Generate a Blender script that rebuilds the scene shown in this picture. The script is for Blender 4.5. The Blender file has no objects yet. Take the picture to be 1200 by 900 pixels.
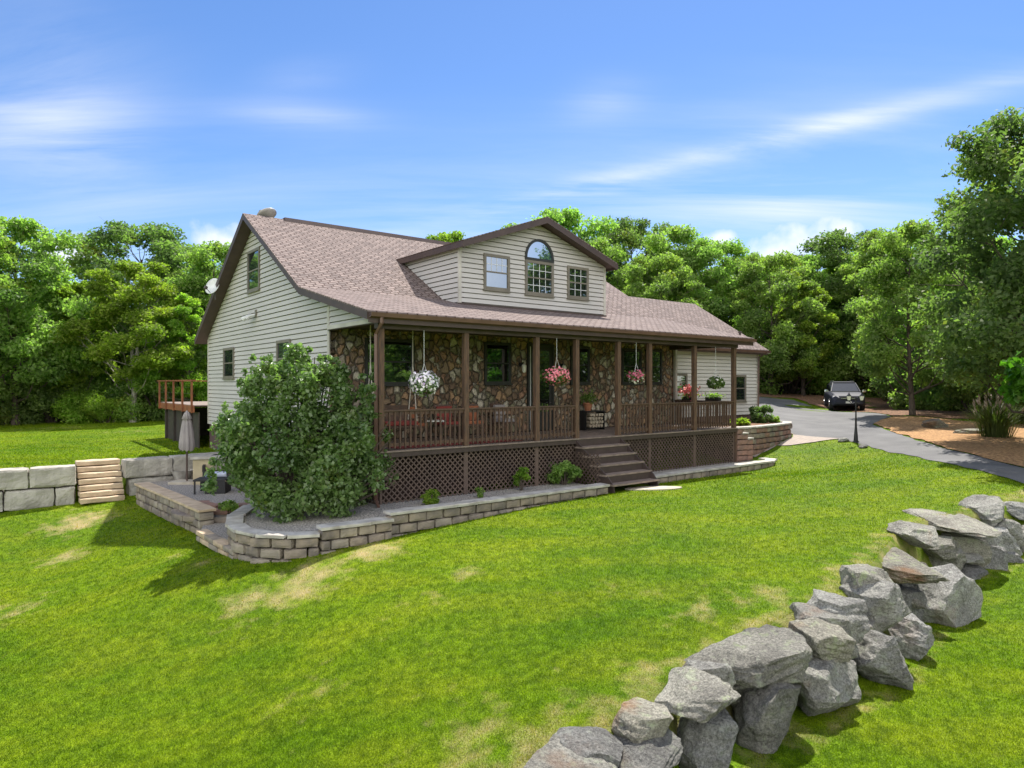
import bpy, math, random
import numpy as np
from mathutils import Vector, Matrix, noise
from mathutils.geometry import delaunay_2d_cdt
random.seed(7); rng = np.random.default_rng(7)
R = math.radians
scene = bpy.context.scene
COL = scene.collection

# ---------------------------------------------------------------- camera, sky, sun
cam = bpy.data.objects.new('camera', bpy.data.cameras.new('camera'))
cam.data.sensor_width = 36; cam.data.lens = 24; cam.data.clip_end = 3000
cam.location = (0, 0, 0); cam.rotation_euler = (R(90), 0, 0)
COL.objects.link(cam); scene.camera = cam
SUN_EL, SUN_AZ = R(61), R(21)          # azimuth from +Y towards +X
w = bpy.data.worlds.new('World'); scene.world = w; w.use_nodes = True
nt = w.node_tree; N = nt.nodes; Lk = nt.links; N.clear()
wo = N.new('ShaderNodeOutputWorld'); bg = N.new('ShaderNodeBackground'); sky = N.new('ShaderNodeTexSky')
sky.sky_type = 'NISHITA'; sky.sun_disc = False; sky.sun_elevation = SUN_EL; sky.sun_rotation = SUN_AZ
sky.dust_density = 0.25; sky.air_density = 1.0; sky.ozone_density = 3.0; sky.altitude = 300
bg.inputs['Strength'].default_value = 0.10
tc = N.new('ShaderNodeTexCoord')
def wn(t, **k):
    n = N.new(t)
    for a, b in k.items(): setattr(n, a, b)
    return n
def wmath(op, a, b=None):
    n = N.new('ShaderNodeMath'); n.operation = op
    for i, x in enumerate((a, b)):
        if x is None: continue
        if isinstance(x, (int, float)): n.inputs[i].default_value = x
        else: Lk.new(x, n.inputs[i])
    return n.outputs[0]
sep = wn('ShaderNodeSeparateXYZ'); Lk.new(tc.outputs['Generated'], sep.inputs[0])
# thin cirrus on a plane high above: direction / height
zz = wmath('ADD', wmath('MAXIMUM', sep.outputs[2], 0.0), 0.12)
px = wmath('DIVIDE', sep.outputs[0], zz); py = wmath('DIVIDE', sep.outputs[1], zz)
cmb = wn('ShaderNodeCombineXYZ'); Lk.new(px, cmb.inputs[0]); Lk.new(py, cmb.inputs[1])
mp = wn('ShaderNodeMapping'); mp.inputs['Rotation'].default_value = (0, 0, R(-32)); mp.inputs['Scale'].default_value = (0.42, 1.9, 1); mp.inputs['Location'].default_value = (2.3, 1.1, 0)
Lk.new(cmb.outputs[0], mp.inputs[0])
cn = wn('ShaderNodeTexNoise'); cn.inputs['Scale'].default_value = 1.3; cn.inputs['Detail'].default_value = 9; cn.inputs['Roughness'].default_value = 0.62; cn.inputs['Distortion'].default_value = 0.5
Lk.new(mp.outputs[0], cn.inputs[0])
cr = wn('ShaderNodeValToRGB'); cr.color_ramp.elements[0].position = 0.38; cr.color_ramp.elements[1].position = 0.74
cr.color_ramp.elements[1].color = (1, 1, 1, 1)
def streak(p0, p1, wdt, amp):     # soft elongated veil between two directions
    d0, d1 = [Vector(((a-600)/800, 1, (450-b_)/800)).normalized() for a, b_ in (p0, p1)]
    c_ = (d0+d1).normalized(); ax = (d1-d0); L_ = ax.length/2; ax = ax.normalized(); ay = c_.cross(ax).normalized()
    v = wn('ShaderNodeVectorMath', operation='SUBTRACT'); Lk.new(tc.outputs['Generated'], v.inputs[0]); v.inputs[1].default_value = c_
    def dt(a, k):
        q = wn('ShaderNodeVectorMath', operation='DOT_PRODUCT'); Lk.new(v.outputs[0], q.inputs[0]); q.inputs[1].default_value = a/k; return q.outputs['Value']
    e = wmath('ADD', wmath('POWER', wmath('ABSOLUTE', dt(ax, L_)), 2.0), wmath('POWER', wmath('ABSOLUTE', dt(ay, wdt)), 2.0))
    return wmath('MULTIPLY', wmath('EXPONENT', wmath('MULTIPLY', e, -1.2)), amp)
sk = None
for a in (((560, 250), (1290, 70), .016, .85), ((620, 235), (1250, 110), .09, .22), ((-60, 95), (190, 135), .12, .42), ((-100, 150), (160, 160), .05, .3), ((250, 130), (440, 140), .02, .35), ((300, 95), (420, 80), .02, .25), ((660, 125), (760, 110), .03, .3), ((820, 255), (1090, 225), .03, .4), ((-300, 280), (1500, 285), .12, .36)):
    q = streak(*a); sk = q if sk is None else wmath('ADD', sk, q)
Lk.new(cn.outputs['Fac'], cr.inputs[0])
# small fair-weather cumulus low over the trees, each at its own direction
def blob(px_, py_, r, sx=1.6):
    d = Vector(((px_-600)/800, 1, (450-py_)/800)).normalized()
    v = wn('ShaderNodeVectorMath', operation='SUBTRACT'); Lk.new(tc.outputs['Generated'], v.inputs[0]); v.inputs[1].default_value = d
    m = wn('ShaderNodeVectorMath', operation='MULTIPLY'); Lk.new(v.outputs[0], m.inputs[0]); m.inputs[1].default_value = (1/(r*sx), 1/(r*sx), 1/r)
    l = wn('ShaderNodeVectorMath', operation='LENGTH'); Lk.new(m.outputs[0], l.inputs[0])
    return wmath('SUBTRACT', 1.0, l.outputs['Value'])
b = None
for a in ((955, 283, .040), (905, 298, .035), (850, 278, .018), (262, 283, .03), (75, 300, .03), (985, 270, .022), (-300, 250, .05), (1500, 250, .07)):
    q = blob(*a); b = q if b is None else wmath('MAXIMUM', b, q)
cn2 = wn('ShaderNodeTexNoise'); cn2.inputs['Scale'].default_value = 22; cn2.inputs['Detail'].default_value = 6
Lk.new(tc.outputs['Generated'], cn2.inputs[0])
bb = wmath('ADD', b, wmath('MULTIPLY', wmath('SUBTRACT', cn2.outputs['Fac'], 0.5), 2.2))
cr2 = wn('ShaderNodeValToRGB'); cr2.color_ramp.elements[0].position = 0.05; cr2.color_ramp.elements[1].position = 0.75
Lk.new(bb, cr2.inputs[0])
cl = wmath('MAXIMUM', wmath('MINIMUM', wmath('MULTIPLY', wmath('ADD', cr.outputs[0], .05), sk), .8), wmath('MULTIPLY', cr2.outputs[0], 0.9))
mx = wn('ShaderNodeMix', data_type='RGBA')
hs = wn('ShaderNodeHueSaturation'); hs.inputs['Saturation'].default_value = 1.15
tint = wn('ShaderNodeMix', data_type='RGBA', blend_type='MULTIPLY'); tint.inputs[0].default_value = 1; Lk.new(sky.outputs[0], tint.inputs[6]); tint.inputs[7].default_value = (.93, .92, 1.0, 1); Lk.new(tint.outputs[2], hs.inputs['Color'])
Lk.new(cl, mx.inputs[0]); Lk.new(hs.outputs[0], mx.inputs[6]); mx.inputs[7].default_value = (6.0, 6.3, 6.9, 1)
# added fill light: invented bright clouds, out of view behind the camera
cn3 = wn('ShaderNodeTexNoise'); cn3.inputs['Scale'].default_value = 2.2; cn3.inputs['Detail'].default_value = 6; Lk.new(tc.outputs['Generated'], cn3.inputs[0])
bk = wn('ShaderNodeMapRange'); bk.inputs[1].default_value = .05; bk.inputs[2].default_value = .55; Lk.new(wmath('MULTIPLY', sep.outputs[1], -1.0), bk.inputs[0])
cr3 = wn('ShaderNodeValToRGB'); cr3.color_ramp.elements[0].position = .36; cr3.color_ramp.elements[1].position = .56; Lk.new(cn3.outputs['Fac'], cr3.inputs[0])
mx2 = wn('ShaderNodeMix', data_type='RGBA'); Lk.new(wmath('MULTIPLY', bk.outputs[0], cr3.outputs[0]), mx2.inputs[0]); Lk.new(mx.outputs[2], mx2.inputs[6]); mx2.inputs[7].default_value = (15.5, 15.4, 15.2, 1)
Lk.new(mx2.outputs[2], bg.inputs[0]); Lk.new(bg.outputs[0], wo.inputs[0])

sl = bpy.data.lights.new('sun', 'SUN'); sl.energy = 5.0; sl.angle = R(0.55); sl.color = (1, .955, .88)
so = bpy.data.objects.new('sun', sl); COL.objects.link(so)
sd = Vector((math.sin(SUN_AZ)*math.cos(SUN_EL), math.cos(SUN_AZ)*math.cos(SUN_EL), math.sin(SUN_EL)))
so.rotation_euler = sd.to_track_quat('Z', 'Y').to_euler(); so.location = (0, 0, 60)
vs = scene.view_settings; vs.view_transform = 'Standard'; vs.look = 'None'; vs.gamma = 1; vs.use_curve_mapping = False
vs.exposure = 0.80
scene.cycles.max_bounces = 8; scene.cycles.diffuse_bounces = 4; scene.cycles.transmission_bounces = 4
scene.cycles.transparent_max_bounces = 8

# ---------------------------------------------------------------- frames and terrain
def P(x, y, z):                # photo direction (x, y of the 1200x900 frame) met at height z
    Y = -z*800/(y-450); return ((x-600)/800*Y, Y, z)
def PD(x, y, Y): return ((x-600)/800*Y, Y, (450-y)/800*Y)
HX, HY = -3.013, 15.5
UX, UY = .7869, .6171
MH = Matrix.Translation((HX, HY, 0)) @ Matrix.Rotation(math.atan2(UY, UX), 4, 'Z')
I4 = Matrix.Identity(4)
def st(s, t): return (HX+UX*s-UY*t, HY+UY*s+UX*t)
def rbf(ctrl, c=2.0):
    A = np.array(ctrl, float); X = A[:, :2]; z = A[:, 2]; n = len(A)
    D = np.sqrt(((X[:, None]-X[None])**2).sum(-1)+c*c)
    M = np.zeros((n+1, n+1)); M[:n, :n] = D-np.eye(n)*.12; M[:n, n] = 1; M[n, :n] = 1
    wts = np.linalg.solve(M+np.eye(n+1)*1e-9, np.append(z, 0))
    def f(x, y):
        x = np.asarray(x, float); y = np.asarray(y, float); o = np.full(x.shape, wts[n])
        for i in range(n): o = o+wts[i]*np.sqrt((x-X[i, 0])**2+(y-X[i, 1])**2+c*c)
        return o
    return f
main_pts = [P(0, 900, -4.7), P(300, 900, -4.15), P(600, 885, -3.62), P(300, 750, -3.95), P(0, 720, -4.5), P(0, 640, -4.15), P(110, 650, -4.1), P(200, 655, -3.85), P(90, 598, -3.65),
  P(0, 602, -3.65), P(150, 590, -3.6), P(165, 588, -3.5), P(228, 618, -3.42), P(300, 668, -3.55), P(460, 632, -3.15), P(450, 700, -3.4), P(560, 612, -3.02),
  P(715, 578, -2.88), P(600, 700, -3.25), P(710, 850, -3.5), P(780, 800, -3.4), P(830, 765, -3.3), P(890, 735, -3.2), P(800, 650, -3.03), P(990, 690, -3.05),
  P(1020, 655, -2.95), P(1080, 605, -2.8), P(1197, 584, -2.6), P(905, 546, -2.85), P(890, 529, -2.55), P(905, 524, -2.42), P(930, 517, -2.22), P(980, 516, -2.2),
  P(1010, 522, -2.25), P(1100, 541, -2.3), P(1200, 568, -2.4), P(950, 560, -2.65), P(860, 580, -2.8), P(1020, 497, -1.82), P(1110, 527, -2.15), P(1200, 550, -2.3),
  P(1165, 510, -1.97), P(1068, 490, -1.62), P(975, 482, -1.65), P(950, 492, -1.75), (-8, 17.5, -3.45), (-9, 19.5, -3.42), (-7.5, 18.5, -3.42), (-10, 20.5, -3.42), (-6.5, 17, -3.45), P(305, 650, -3.30), P(345, 648, -3.28), P(283, 650, -3.33), P(600, 604, -2.95), P(660, 592, -2.89), P(400, 645, -3.24), P(884, 473.5, -1.25), P(930, 476, -1.40), P(880, 461.5, -.70), P(950, 466, -.96), P(1010, 474, -1.35), P(1100, 480, -1.4),
  P(1250, 500, -1.9), (15, 14, -2.55), (16, 10, -2.9), (20, 20, -2.2), (30, 28, -1.9), (30, 50, -.8), (45, 60, 0), (0, 70, 0), (20, 70, .3), (60, 20, -2), (60, 80, 1),
  (0, -20, -5), (-25, 0, -4.8), (-40, 15, -4), (-16, 5, -4.9), (25, -5, -3.8), (0, 3, -4.0), (6, 28, -1.7), (-40, 70, -1), (0, 40, -1.5), (11, 33, -1.4), (8.4, 24.9, -2.55), (10.2, 26.2, -2.34), (*st(17, 2.2), -1.95), (*st(21, 1.6), -1.98), (*st(19, 2.2), -1.95), (*st(15, 2), -2.2), (*st(10, 0), -2.95), (*st(13.5, -.3), -2.92), (*st(8.5, -1.4), -2.88), (*st(12, -1.4), -2.87), (*st(14.8, -1.3), -2.86), (*st(2, 1), -3.2), (*st(5, 1), -3.1)]
hM = rbf(main_pts, 2.6)
back_pts = [P(0, 549, -2.45), P(92, 545, -2.45), P(145, 540, -2.38), P(240, 527, -2.52), (-16, 30, -2.5), (-12, 30, -2.4), (-24, 43, -2.4), (-10, 43, -2.2), (-20, 36, -2.45),
  (-30, 30, -2.7), (-40, 40, -2.6), (-30, 55, -2.3), (0, 42, -1.8), (20, 70, .3), (-40, 80, -1), (5, 60, -1), (-24, 18, -2.6), (-40, 20, -3)]
hB = rbf(back_pts)
low_pts = [P(860, 884, -4.15), P(1060, 775, -4.05), P(1130, 732, -4.2), P(1200, 655, -3.65), (8, 5, -4.5), (12, 10, -4.1), (3, 3, -4.5), (0, 5.4, -4.15), (15, 14, -3.4), (0, -20, -5), (25, 0, -4.4), (20, 15, -3.0), (26, 22, -2.4), (40, 20, -2.2)]
hL = rbf(low_pts)
WL = [(-24, 13.2), (-14.7, 19.6), (-13.1, 20.6), (-12.2, 21.4), (-10.3, 23.0), (-9.3, 24.0), (-4, 29), (4, 33)]       # block wall line
BW = [(x_, y_) for x_, y_ in [(-3.2, 5.0), (-.6, 6.1), (.15, 6.6), (1.0, 7.0), (1.8, 7.75), (2.45, 8.35), (3.3, 9.0), (3.95, 9.45), (4.95, 10.15), (6.0, 11.4), (7.2, 12.9), (8.7, 14.3), (11.7, 15.5), (15, 16.6), (20, 18.4), (30, 22)]]
def sdist(x, y, line):         # signed distance, positive on the left of the direction of travel
    x = np.asarray(x, float); best = np.full(np.shape(x), 1e9); sg = np.zeros(np.shape(x)); n = len(line)
    for i in range(n-1):
        ax, ay = line[i]; bx, by = line[i+1]; dx, dy = bx-ax, by-ay; L2 = dx*dx+dy*dy
        t = ((x-ax)*dx+(y-ay)*dy)/L2
        lo = -1e9 if i == 0 else 0; hi = 1e9 if i == n-2 else 1
        t = np.clip(t, lo, hi); d = np.hypot(x-ax-t*dx, y-ay-t*dy)
        s = np.sign(dx*(y-ay)-dy*(x-ax)); m = d < best-1e-9
        best = np.where(m, d, best); sg = np.where(m, s, sg)
    return best*sg
def sm(a): a = np.clip(a, 0, 1); return a*a*(3-2*a)
def H(x, y):
    x = np.asarray(x, float); y = np.asarray(y, float)
    base = hM(x, y)
    d = sdist(x, y, WL); wd = np.where(x > -9.8, 6.0, .35)
    k = sm((d-.15)/wd) * np.where(x > -9.8, sm((4-x)/14), 1)
    base = base*(1-k)+hB(x, y)*k
    d2 = -sdist(x, y, BW); k2 = sm((d2-.05)/.30) * sm((x+3.4)/2.5)
    k2 = k2*sm((32-x)/8)
    base = base*(1-k2)+(hL(x, y)+.06)*k2
    far = sm((np.hypot(x, y-20)-70)/120)
    base = base*(1-far)+(-3)*far
    return base + .012*np.sin(x*1.7+y*.6)*np.cos(y*1.3-x*.4)
def h(x, y): return float(H(np.array([x]), np.array([y]))[0])

# ---------------------------------------------------------------- materials
def nm(name):
    m = bpy.data.materials.new(name); m.use_nodes = True; t = m.node_tree
    return m, t, t.nodes, t.links, t.nodes['Principled BSDF']
def lnk(t, n, sock, inp): t.links.new(sock, inp)
def mat(name, c1, c2=None, scale=4, rough=.7, bump=.0, bscale=40, detail=5, metal=0, stretch=(1, 1, 1), spec=.4, lo=.35, hi=.65, dist=.02):
    m, t, n, l, p = nm(name); p.inputs['Roughness'].default_value = rough; p.inputs['Metallic'].default_value = metal
    p.inputs['Specular IOR Level'].default_value = spec
    tc = n.new('ShaderNodeTexCoord'); mp = n.new('ShaderNodeMapping'); mp.inputs['Scale'].default_value = stretch; l.new(tc.outputs['Object'], mp.inputs[0])
    if c2 is None: c2 = tuple(min(1, x*.78) for x in c1)
    ns = n.new('ShaderNodeTexNoise'); ns.inputs['Scale'].default_value = scale; ns.inputs['Detail'].default_value = detail; l.new(mp.outputs[0], ns.inputs[0])
    r = n.new('ShaderNodeValToRGB'); r.color_ramp.elements[0].position = lo; r.color_ramp.elements[1].position = hi
    r.color_ramp.elements[0].color = (*c1, 1); r.color_ramp.elements[1].color = (*c2, 1)
    l.new(ns.outputs['Fac'], r.inputs[0]); l.new(r.outputs[0], p.inputs['Base Color'])
    if bump:
        n2 = n.new('ShaderNodeTexNoise'); n2.inputs['Scale'].default_value = bscale; n2.inputs['Detail'].default_value = 6; l.new(mp.outputs[0], n2.inputs[0])
        b = n.new('ShaderNodeBump'); b.inputs['Strength'].default_value = bump; b.inputs['Distance'].default_value = dist; l.new(n2.outputs['Fac'], b.inputs['Height']); l.new(b.outputs[0], p.inputs['Normal'])
    return m
def leafmat(name, dark, light, trans=.38, nscale=.6, rough=.6, tcol=1.6, yel=(.16, .17, .02)):
    m, t, n, l, p = nm(name); p.inputs['Roughness'].default_value = rough; p.inputs['Specular IOR Level'].default_value = .28
    at = n.new('ShaderNodeAttribute'); at.attribute_name = 'lv'
    tc = n.new('ShaderNodeTexCoord'); oi = n.new('ShaderNodeObjectInfo')
    ns = n.new('ShaderNodeTexNoise'); ns.inputs['Scale'].default_value = nscale; ns.inputs['Detail'].default_value = 3; l.new(tc.outputs['Object'], ns.inputs[0])
    a = n.new('ShaderNodeMath'); a.operation = 'MULTIPLY_ADD'; l.new(ns.outputs['Fac'], a.inputs[0]); a.inputs[1].default_value = 1.6; a.inputs[2].default_value = -.6
    b = n.new('ShaderNodeMath'); b.operation = 'MULTIPLY_ADD'; l.new(at.outputs['Fac'], b.inputs[0]); b.inputs[1].default_value = .7; l.new(a.outputs[0], b.inputs[2])
    r = n.new('ShaderNodeValToRGB'); e = r.color_ramp.elements; e[0].position = .1; e[1].position = .8; e[0].color = (*dark, 1); e[1].color = (*light, 1)
    e2 = e.new(1.0); e2.color = (*yel, 1)
    l.new(b.outputs[0], r.inputs[0])
    hs = n.new('ShaderNodeHueSaturation'); hm = n.new('ShaderNodeMapRange'); hm.inputs[3].default_value = .485; hm.inputs[4].default_value = .512
    l.new(oi.outputs['Random'], hm.inputs[0]); l.new(hm.outputs[0], hs.inputs['Hue'])
    vm = n.new('ShaderNodeMapRange'); vm.inputs[3].default_value = .85; vm.inputs[4].default_value = 1.15; l.new(oi.outputs['Random'], vm.inputs[0]); l.new(vm.outputs[0], hs.inputs['Value'])
    l.new(r.outputs[0], hs.inputs['Color']); l.new(hs.outputs[0], p.inputs['Base Color'])
    tr = n.new('ShaderNodeBsdfTranslucent'); g = n.new('ShaderNodeMix'); g.data_type = 'RGBA'; g.blend_type = 'MULTIPLY'; g.inputs[0].default_value = 1
    l.new(hs.outputs[0], g.inputs[6]); g.inputs[7].default_value = (tcol*.98, tcol*1.28, tcol*.55, 1); l.new(g.outputs[2], tr.inputs[0])
    ms = n.new('ShaderNodeMixShader'); ms.inputs[0].default_value = trans; l.new(p.outputs[0], ms.inputs[1]); l.new(tr.outputs[0], ms.inputs[2])
    l.new(ms.outputs[0], n['Material Output'].inputs[0]); return m
M = {}
def grassmat(name, blade):
    m, t, n, l, p = nm(name); p.inputs['Roughness'].default_value = .6; p.inputs['Specular IOR Level'].default_value = .08
    geo = n.new('ShaderNodeNewGeometry'); at = n.new('ShaderNodeAttribute'); at.attribute_name = 'dry'
    def noi(sc, det=4, stretch=None):
        q = n.new('ShaderNodeTexNoise'); q.inputs['Scale'].default_value = sc; q.inputs['Detail'].default_value = det
        if stretch:
            mp = n.new('ShaderNodeMapping'); mp.inputs['Rotation'].default_value = (0, 0, R(-38)); mp.inputs['Scale'].default_value = stretch; l.new(geo.outputs['Position'], mp.inputs[0]); l.new(mp.outputs[0], q.inputs[0])
        else: l.new(geo.outputs['Position'], q.inputs[0])
        return q.outputs['Fac']
    def ramp(f, a, b, ca, cb):
        r = n.new('ShaderNodeValToRGB'); r.color_ramp.elements[0].position = a; r.color_ramp.elements[1].position = b
        r.color_ramp.elements[0].color = (*ca, 1); r.color_ramp.elements[1].color = (*cb, 1); l.new(f, r.inputs[0]); return r.outputs[0]
    def mixc(f, a, b, mode='MIX'):
        g = n.new('ShaderNodeMix'); g.data_type = 'RGBA'; g.blend_type = mode
        if isinstance(f, float): g.inputs[0].default_value = f
        else: l.new(f, g.inputs[0])
        l.new(a, g.inputs[6])
        if isinstance(b, tuple): g.inputs[7].default_value = (*b, 1)
        else: l.new(b, g.inputs[7])
        return g.outputs[2]
    c = ramp(noi(.28, 4), .35, .65, (.075, .150, .004), (.140, .215, .008))
    c2 = ramp(noi(.9, 5, (.6, 1.5, 1)), .42, .62, (.070, .145, .002), (.19, .225, .012))
    c = mixc(.32, c, c2)
    f3 = noi(7, 9); c = mixc(.55, c, ramp(f3, .35, .65, (.42, .5, .4), (1.5, 1.38, 1.3)), 'MULTIPLY')
    f4 = noi(60, 3); c = mixc(.7 if not blade else .3, c, ramp(f4, .35, .65, (.22, .26, .2), (1.6, 1.5, 1.2)), 'MULTIPLY')
    # straw coloured wear
    add = n.new('ShaderNodeMath'); add.operation = 'MULTIPLY_ADD'; l.new(noi(3, 5), add.inputs[0]); add.inputs[1].default_value = 1.6; add.inputs[2].default_value = -.8
    a2 = n.new('ShaderNodeMath'); a2.operation = 'ADD'; l.new(at.outputs['Fac'], a2.inputs[0]); l.new(add.outputs[0], a2.inputs[1])
    m2 = n.new('ShaderNodeMapRange'); m2.inputs[1].default_value = .28; m2.inputs[2].default_value = 1.0; l.new(a2.outputs[0], m2.inputs[0])
    c = mixc(m2.outputs[0], c, (.34, .27, .13) if not blade else (.30, .25, .09))
    l.new(c, p.inputs['Base Color'])
    if blade:
        a5 = n.new('ShaderNodeAttribute'); a5.attribute_name = 'rv'; r5 = n.new('ShaderNodeValToRGB'); r5.color_ramp.elements[0].color = (.45, .52, .45, 1); r5.color_ramp.elements[1].color = (1.75, 1.5, 1.35, 1); l.new(a5.outputs['Fac'], r5.inputs[0]); c = mixc(1.0, c, r5.outputs[0], 'MULTIPLY'); l.new(c, p.inputs['Base Color'])
        tr = n.new('ShaderNodeBsdfTranslucent'); l.new(mixc(1.0, c, (2.0, 2.2, .9), 'MULTIPLY'), tr.inputs[0])
        ms = n.new('ShaderNodeMixShader'); ms.inputs[0].default_value = .45; l.new(p.outputs[0], ms.inputs[1]); l.new(tr.outputs[0], ms.inputs[2]); l.new(ms.outputs[0], n['Material Output'].inputs[0])
    else:
        b = n.new('ShaderNodeBump'); b.inputs['Strength'].default_value = .8; b.inputs['Distance'].default_value = .04; l.new(noi(45, 8), b.inputs['Height']); l.new(b.outputs[0], p.inputs['Normal'])
    return m
M['lawn'] = grassmat('lawn_soil', False); M['blade'] = grassmat('grass_blades', True)
M['siding'] = mat('vinyl_siding', (.54, .505, .47), (.50, .47, .435), .8, .55)
M['garage_siding'] = mat('garage_siding', (.64, .605, .55), (.59, .56, .51), .8, .55)
M['trimlight'] = mat('light_trim', (.58, .54, .47), None, 2, .6)
M['brown'] = mat('brown_fascia', (.085, .055, .045), (.065, .042, .036), 3, .5)
M['gutter'] = mat('brown_gutter', (.15, .085, .062), (.11, .062, .048), 3, .35)
M['winframe'] = mat('window_frame_taupe', (.20, .175, .135), None, 3, .5)
M['darkframe'] = mat('window_frame_dark', (.035, .035, .03), None, 3, .5)
M['wood'] = mat('stained_post', (.145, .08, .045), (.07, .043, .03), 5, .65, .3, 30, stretch=(6, 6, .8))
M['rail'] = mat('stained_rail', (.115, .066, .042), (.07, .044, .032), 8, .65, .2, 30)
M['tread'] = mat('weathered_tread', (.26, .20, .16), (.16, .12, .10), 6, .7, .3, 40, stretch=(1, 8, 1))
M['riser'] = mat('dark_riser', (.065, .045, .038), None, 6, .6)
M['lattice'] = mat('lattice_brown', (.125, .085, .065), (.09, .062, .05), 3, .7)
M['cedar'] = mat('cedar_deck', (.30, .10, .038), (.17, .06, .026), 4, .6, .2, 30)
M['screen'] = mat('dark_screen', (.06, .045, .036), (.035, .028, .024), 6, .7)
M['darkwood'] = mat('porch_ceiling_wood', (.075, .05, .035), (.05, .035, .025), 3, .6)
M['foundation'] = mat('brown_foundation', (.12, .075, .068), (.095, .06, .055), 2, .9, .4, 25)
M['concrete'] = mat('grey_concrete_block', (.46, .425, .37), (.27, .25, .215), 1.7, .9, .8, 14, 9, dist=.04)
M['stepstone'] = mat('tan_step_stone', (.58, .45, .31), (.40, .30, .20), 3, .9, .6, 20, dist=.03)
M['capstone'] = mat('paver_cap', (.50, .47, .42), (.32, .295, .26), 4, .9, .5, 30)
M['paverblock'] = mat('paver_block', (.29, .235, .18), (.16, .135, .115), 3.2, .9, .6, 25, dist=.03)
M['tanblock'] = mat('tan_paver_block', (.35, .295, .23), (.21, .18, .15), 3.2, .9, .6, 25, dist=.03)
M['redblock'] = mat('reddish_paver_block', (.30, .17, .125), (.17, .115, .095), 3.2, .9, .6, 25, dist=.03)
M['bark'] = mat('bark', (.13, .10, .075), (.06, .047, .036), 4, .95, .8, 12, stretch=(4, 4, .8), dist=.05)
M['palebark'] = mat('pale_bark', (.34, .31, .25), (.16, .145, .12), 4, .9, .6, 12, stretch=(4, 4, .8), dist=.03)
M['white'] = mat('white_plastic', (.75, .75, .73), None, 3, .4)
M['dish'] = mat('grey_dish', (.45, .42, .40), None, 3, .4)
M['black'] = mat('black_metal', (.02, .02, .02), None, 3, .4)
M['wicker'] = mat('dark_wicker', (.035, .032, .03), (.02, .02, .02), 30, .6, .8, 60)
M['tan'] = mat('tan_stone_counter', (.50, .42, .27), (.40, .33, .21), 3, .8, .2)
M['fabric'] = mat('grey_taupe_fabric', (.34, .30, .29), (.27, .24, .24), 2, .85, .2, 20)
M['blue'] = mat('pale_blue_cloth', (.32, .38, .58), (.5, .52, .62), 5, .9)
M['red'] = mat('red_cushion', (.27, .05, .04), (.18, .035, .03), 6, .9)
M['orange'] = mat('orange_cushion', (.36, .13, .06), (.24, .08, .04), 6, .9)
M['terracotta'] = mat('terracotta', (.40, .16, .08), None, 5, .8)
M['rope'] = mat('rope', (.55, .5, .42), None, 20, .9)
M['log'] = mat('cut_log_end', (.5, .43, .32), (.33, .26, .18), 8, .8)
M['chimney'] = mat('metal_vent', (.1, .08, .07), None, 5, .5)
M['petal_white'] = mat('white_lilac_petals', (.85, .80, .82), (.52, .36, .62), 9, .6, lo=.56, hi=.66)
M['petal_red'] = mat('pink_red_petals', (.75, .10, .17), (.8, .32, .36), 12, .6)
M['petal_crimson'] = mat('crimson_petals', (.42, .04, .12), (.6, .18, .25), 12, .6)
M['petal_coral'] = mat('coral_petals', (.75, .26, .16), (.7, .15, .22), 12, .6)
M['petal_cream'] = mat('cream_petals', (.7, .68, .6), None, 12, .6)
M['leafA'] = leafmat('leaves_mid_green', (.095, .14, .045), (.22, .29, .075), .5, tcol=2.0)
M['leafB'] = leafmat('leaves_yellow_green', (.105, .165, .025), (.22, .29, .040), .5, tcol=2.0)
M['leafC'] = leafmat('leaves_dark_green', (.065, .105, .040), (.155, .215, .07), .48, tcol=1.9)
M['leafbush'] = leafmat('lilac_leaves', (.070, .130, .038), (.20, .29, .11), .45, 1.8, .33, yel=(.11, .15, .03))
M['leafbush'].node_tree.nodes['Principled BSDF'].inputs['Specular IOR Level'].default_value = .65
M['leafnear'] = leafmat('bright_maple_leaves', (.05, .13, .012), (.09, .20, .02), .5, 1.2, .4)
M['reed'] = leafmat('reed_grass', (.06, .09, .02), (.12, .15, .04), .35, 3)
M['plume'] = mat('grass_plume', (.45, .36, .28), None, 10, .9)
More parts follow.
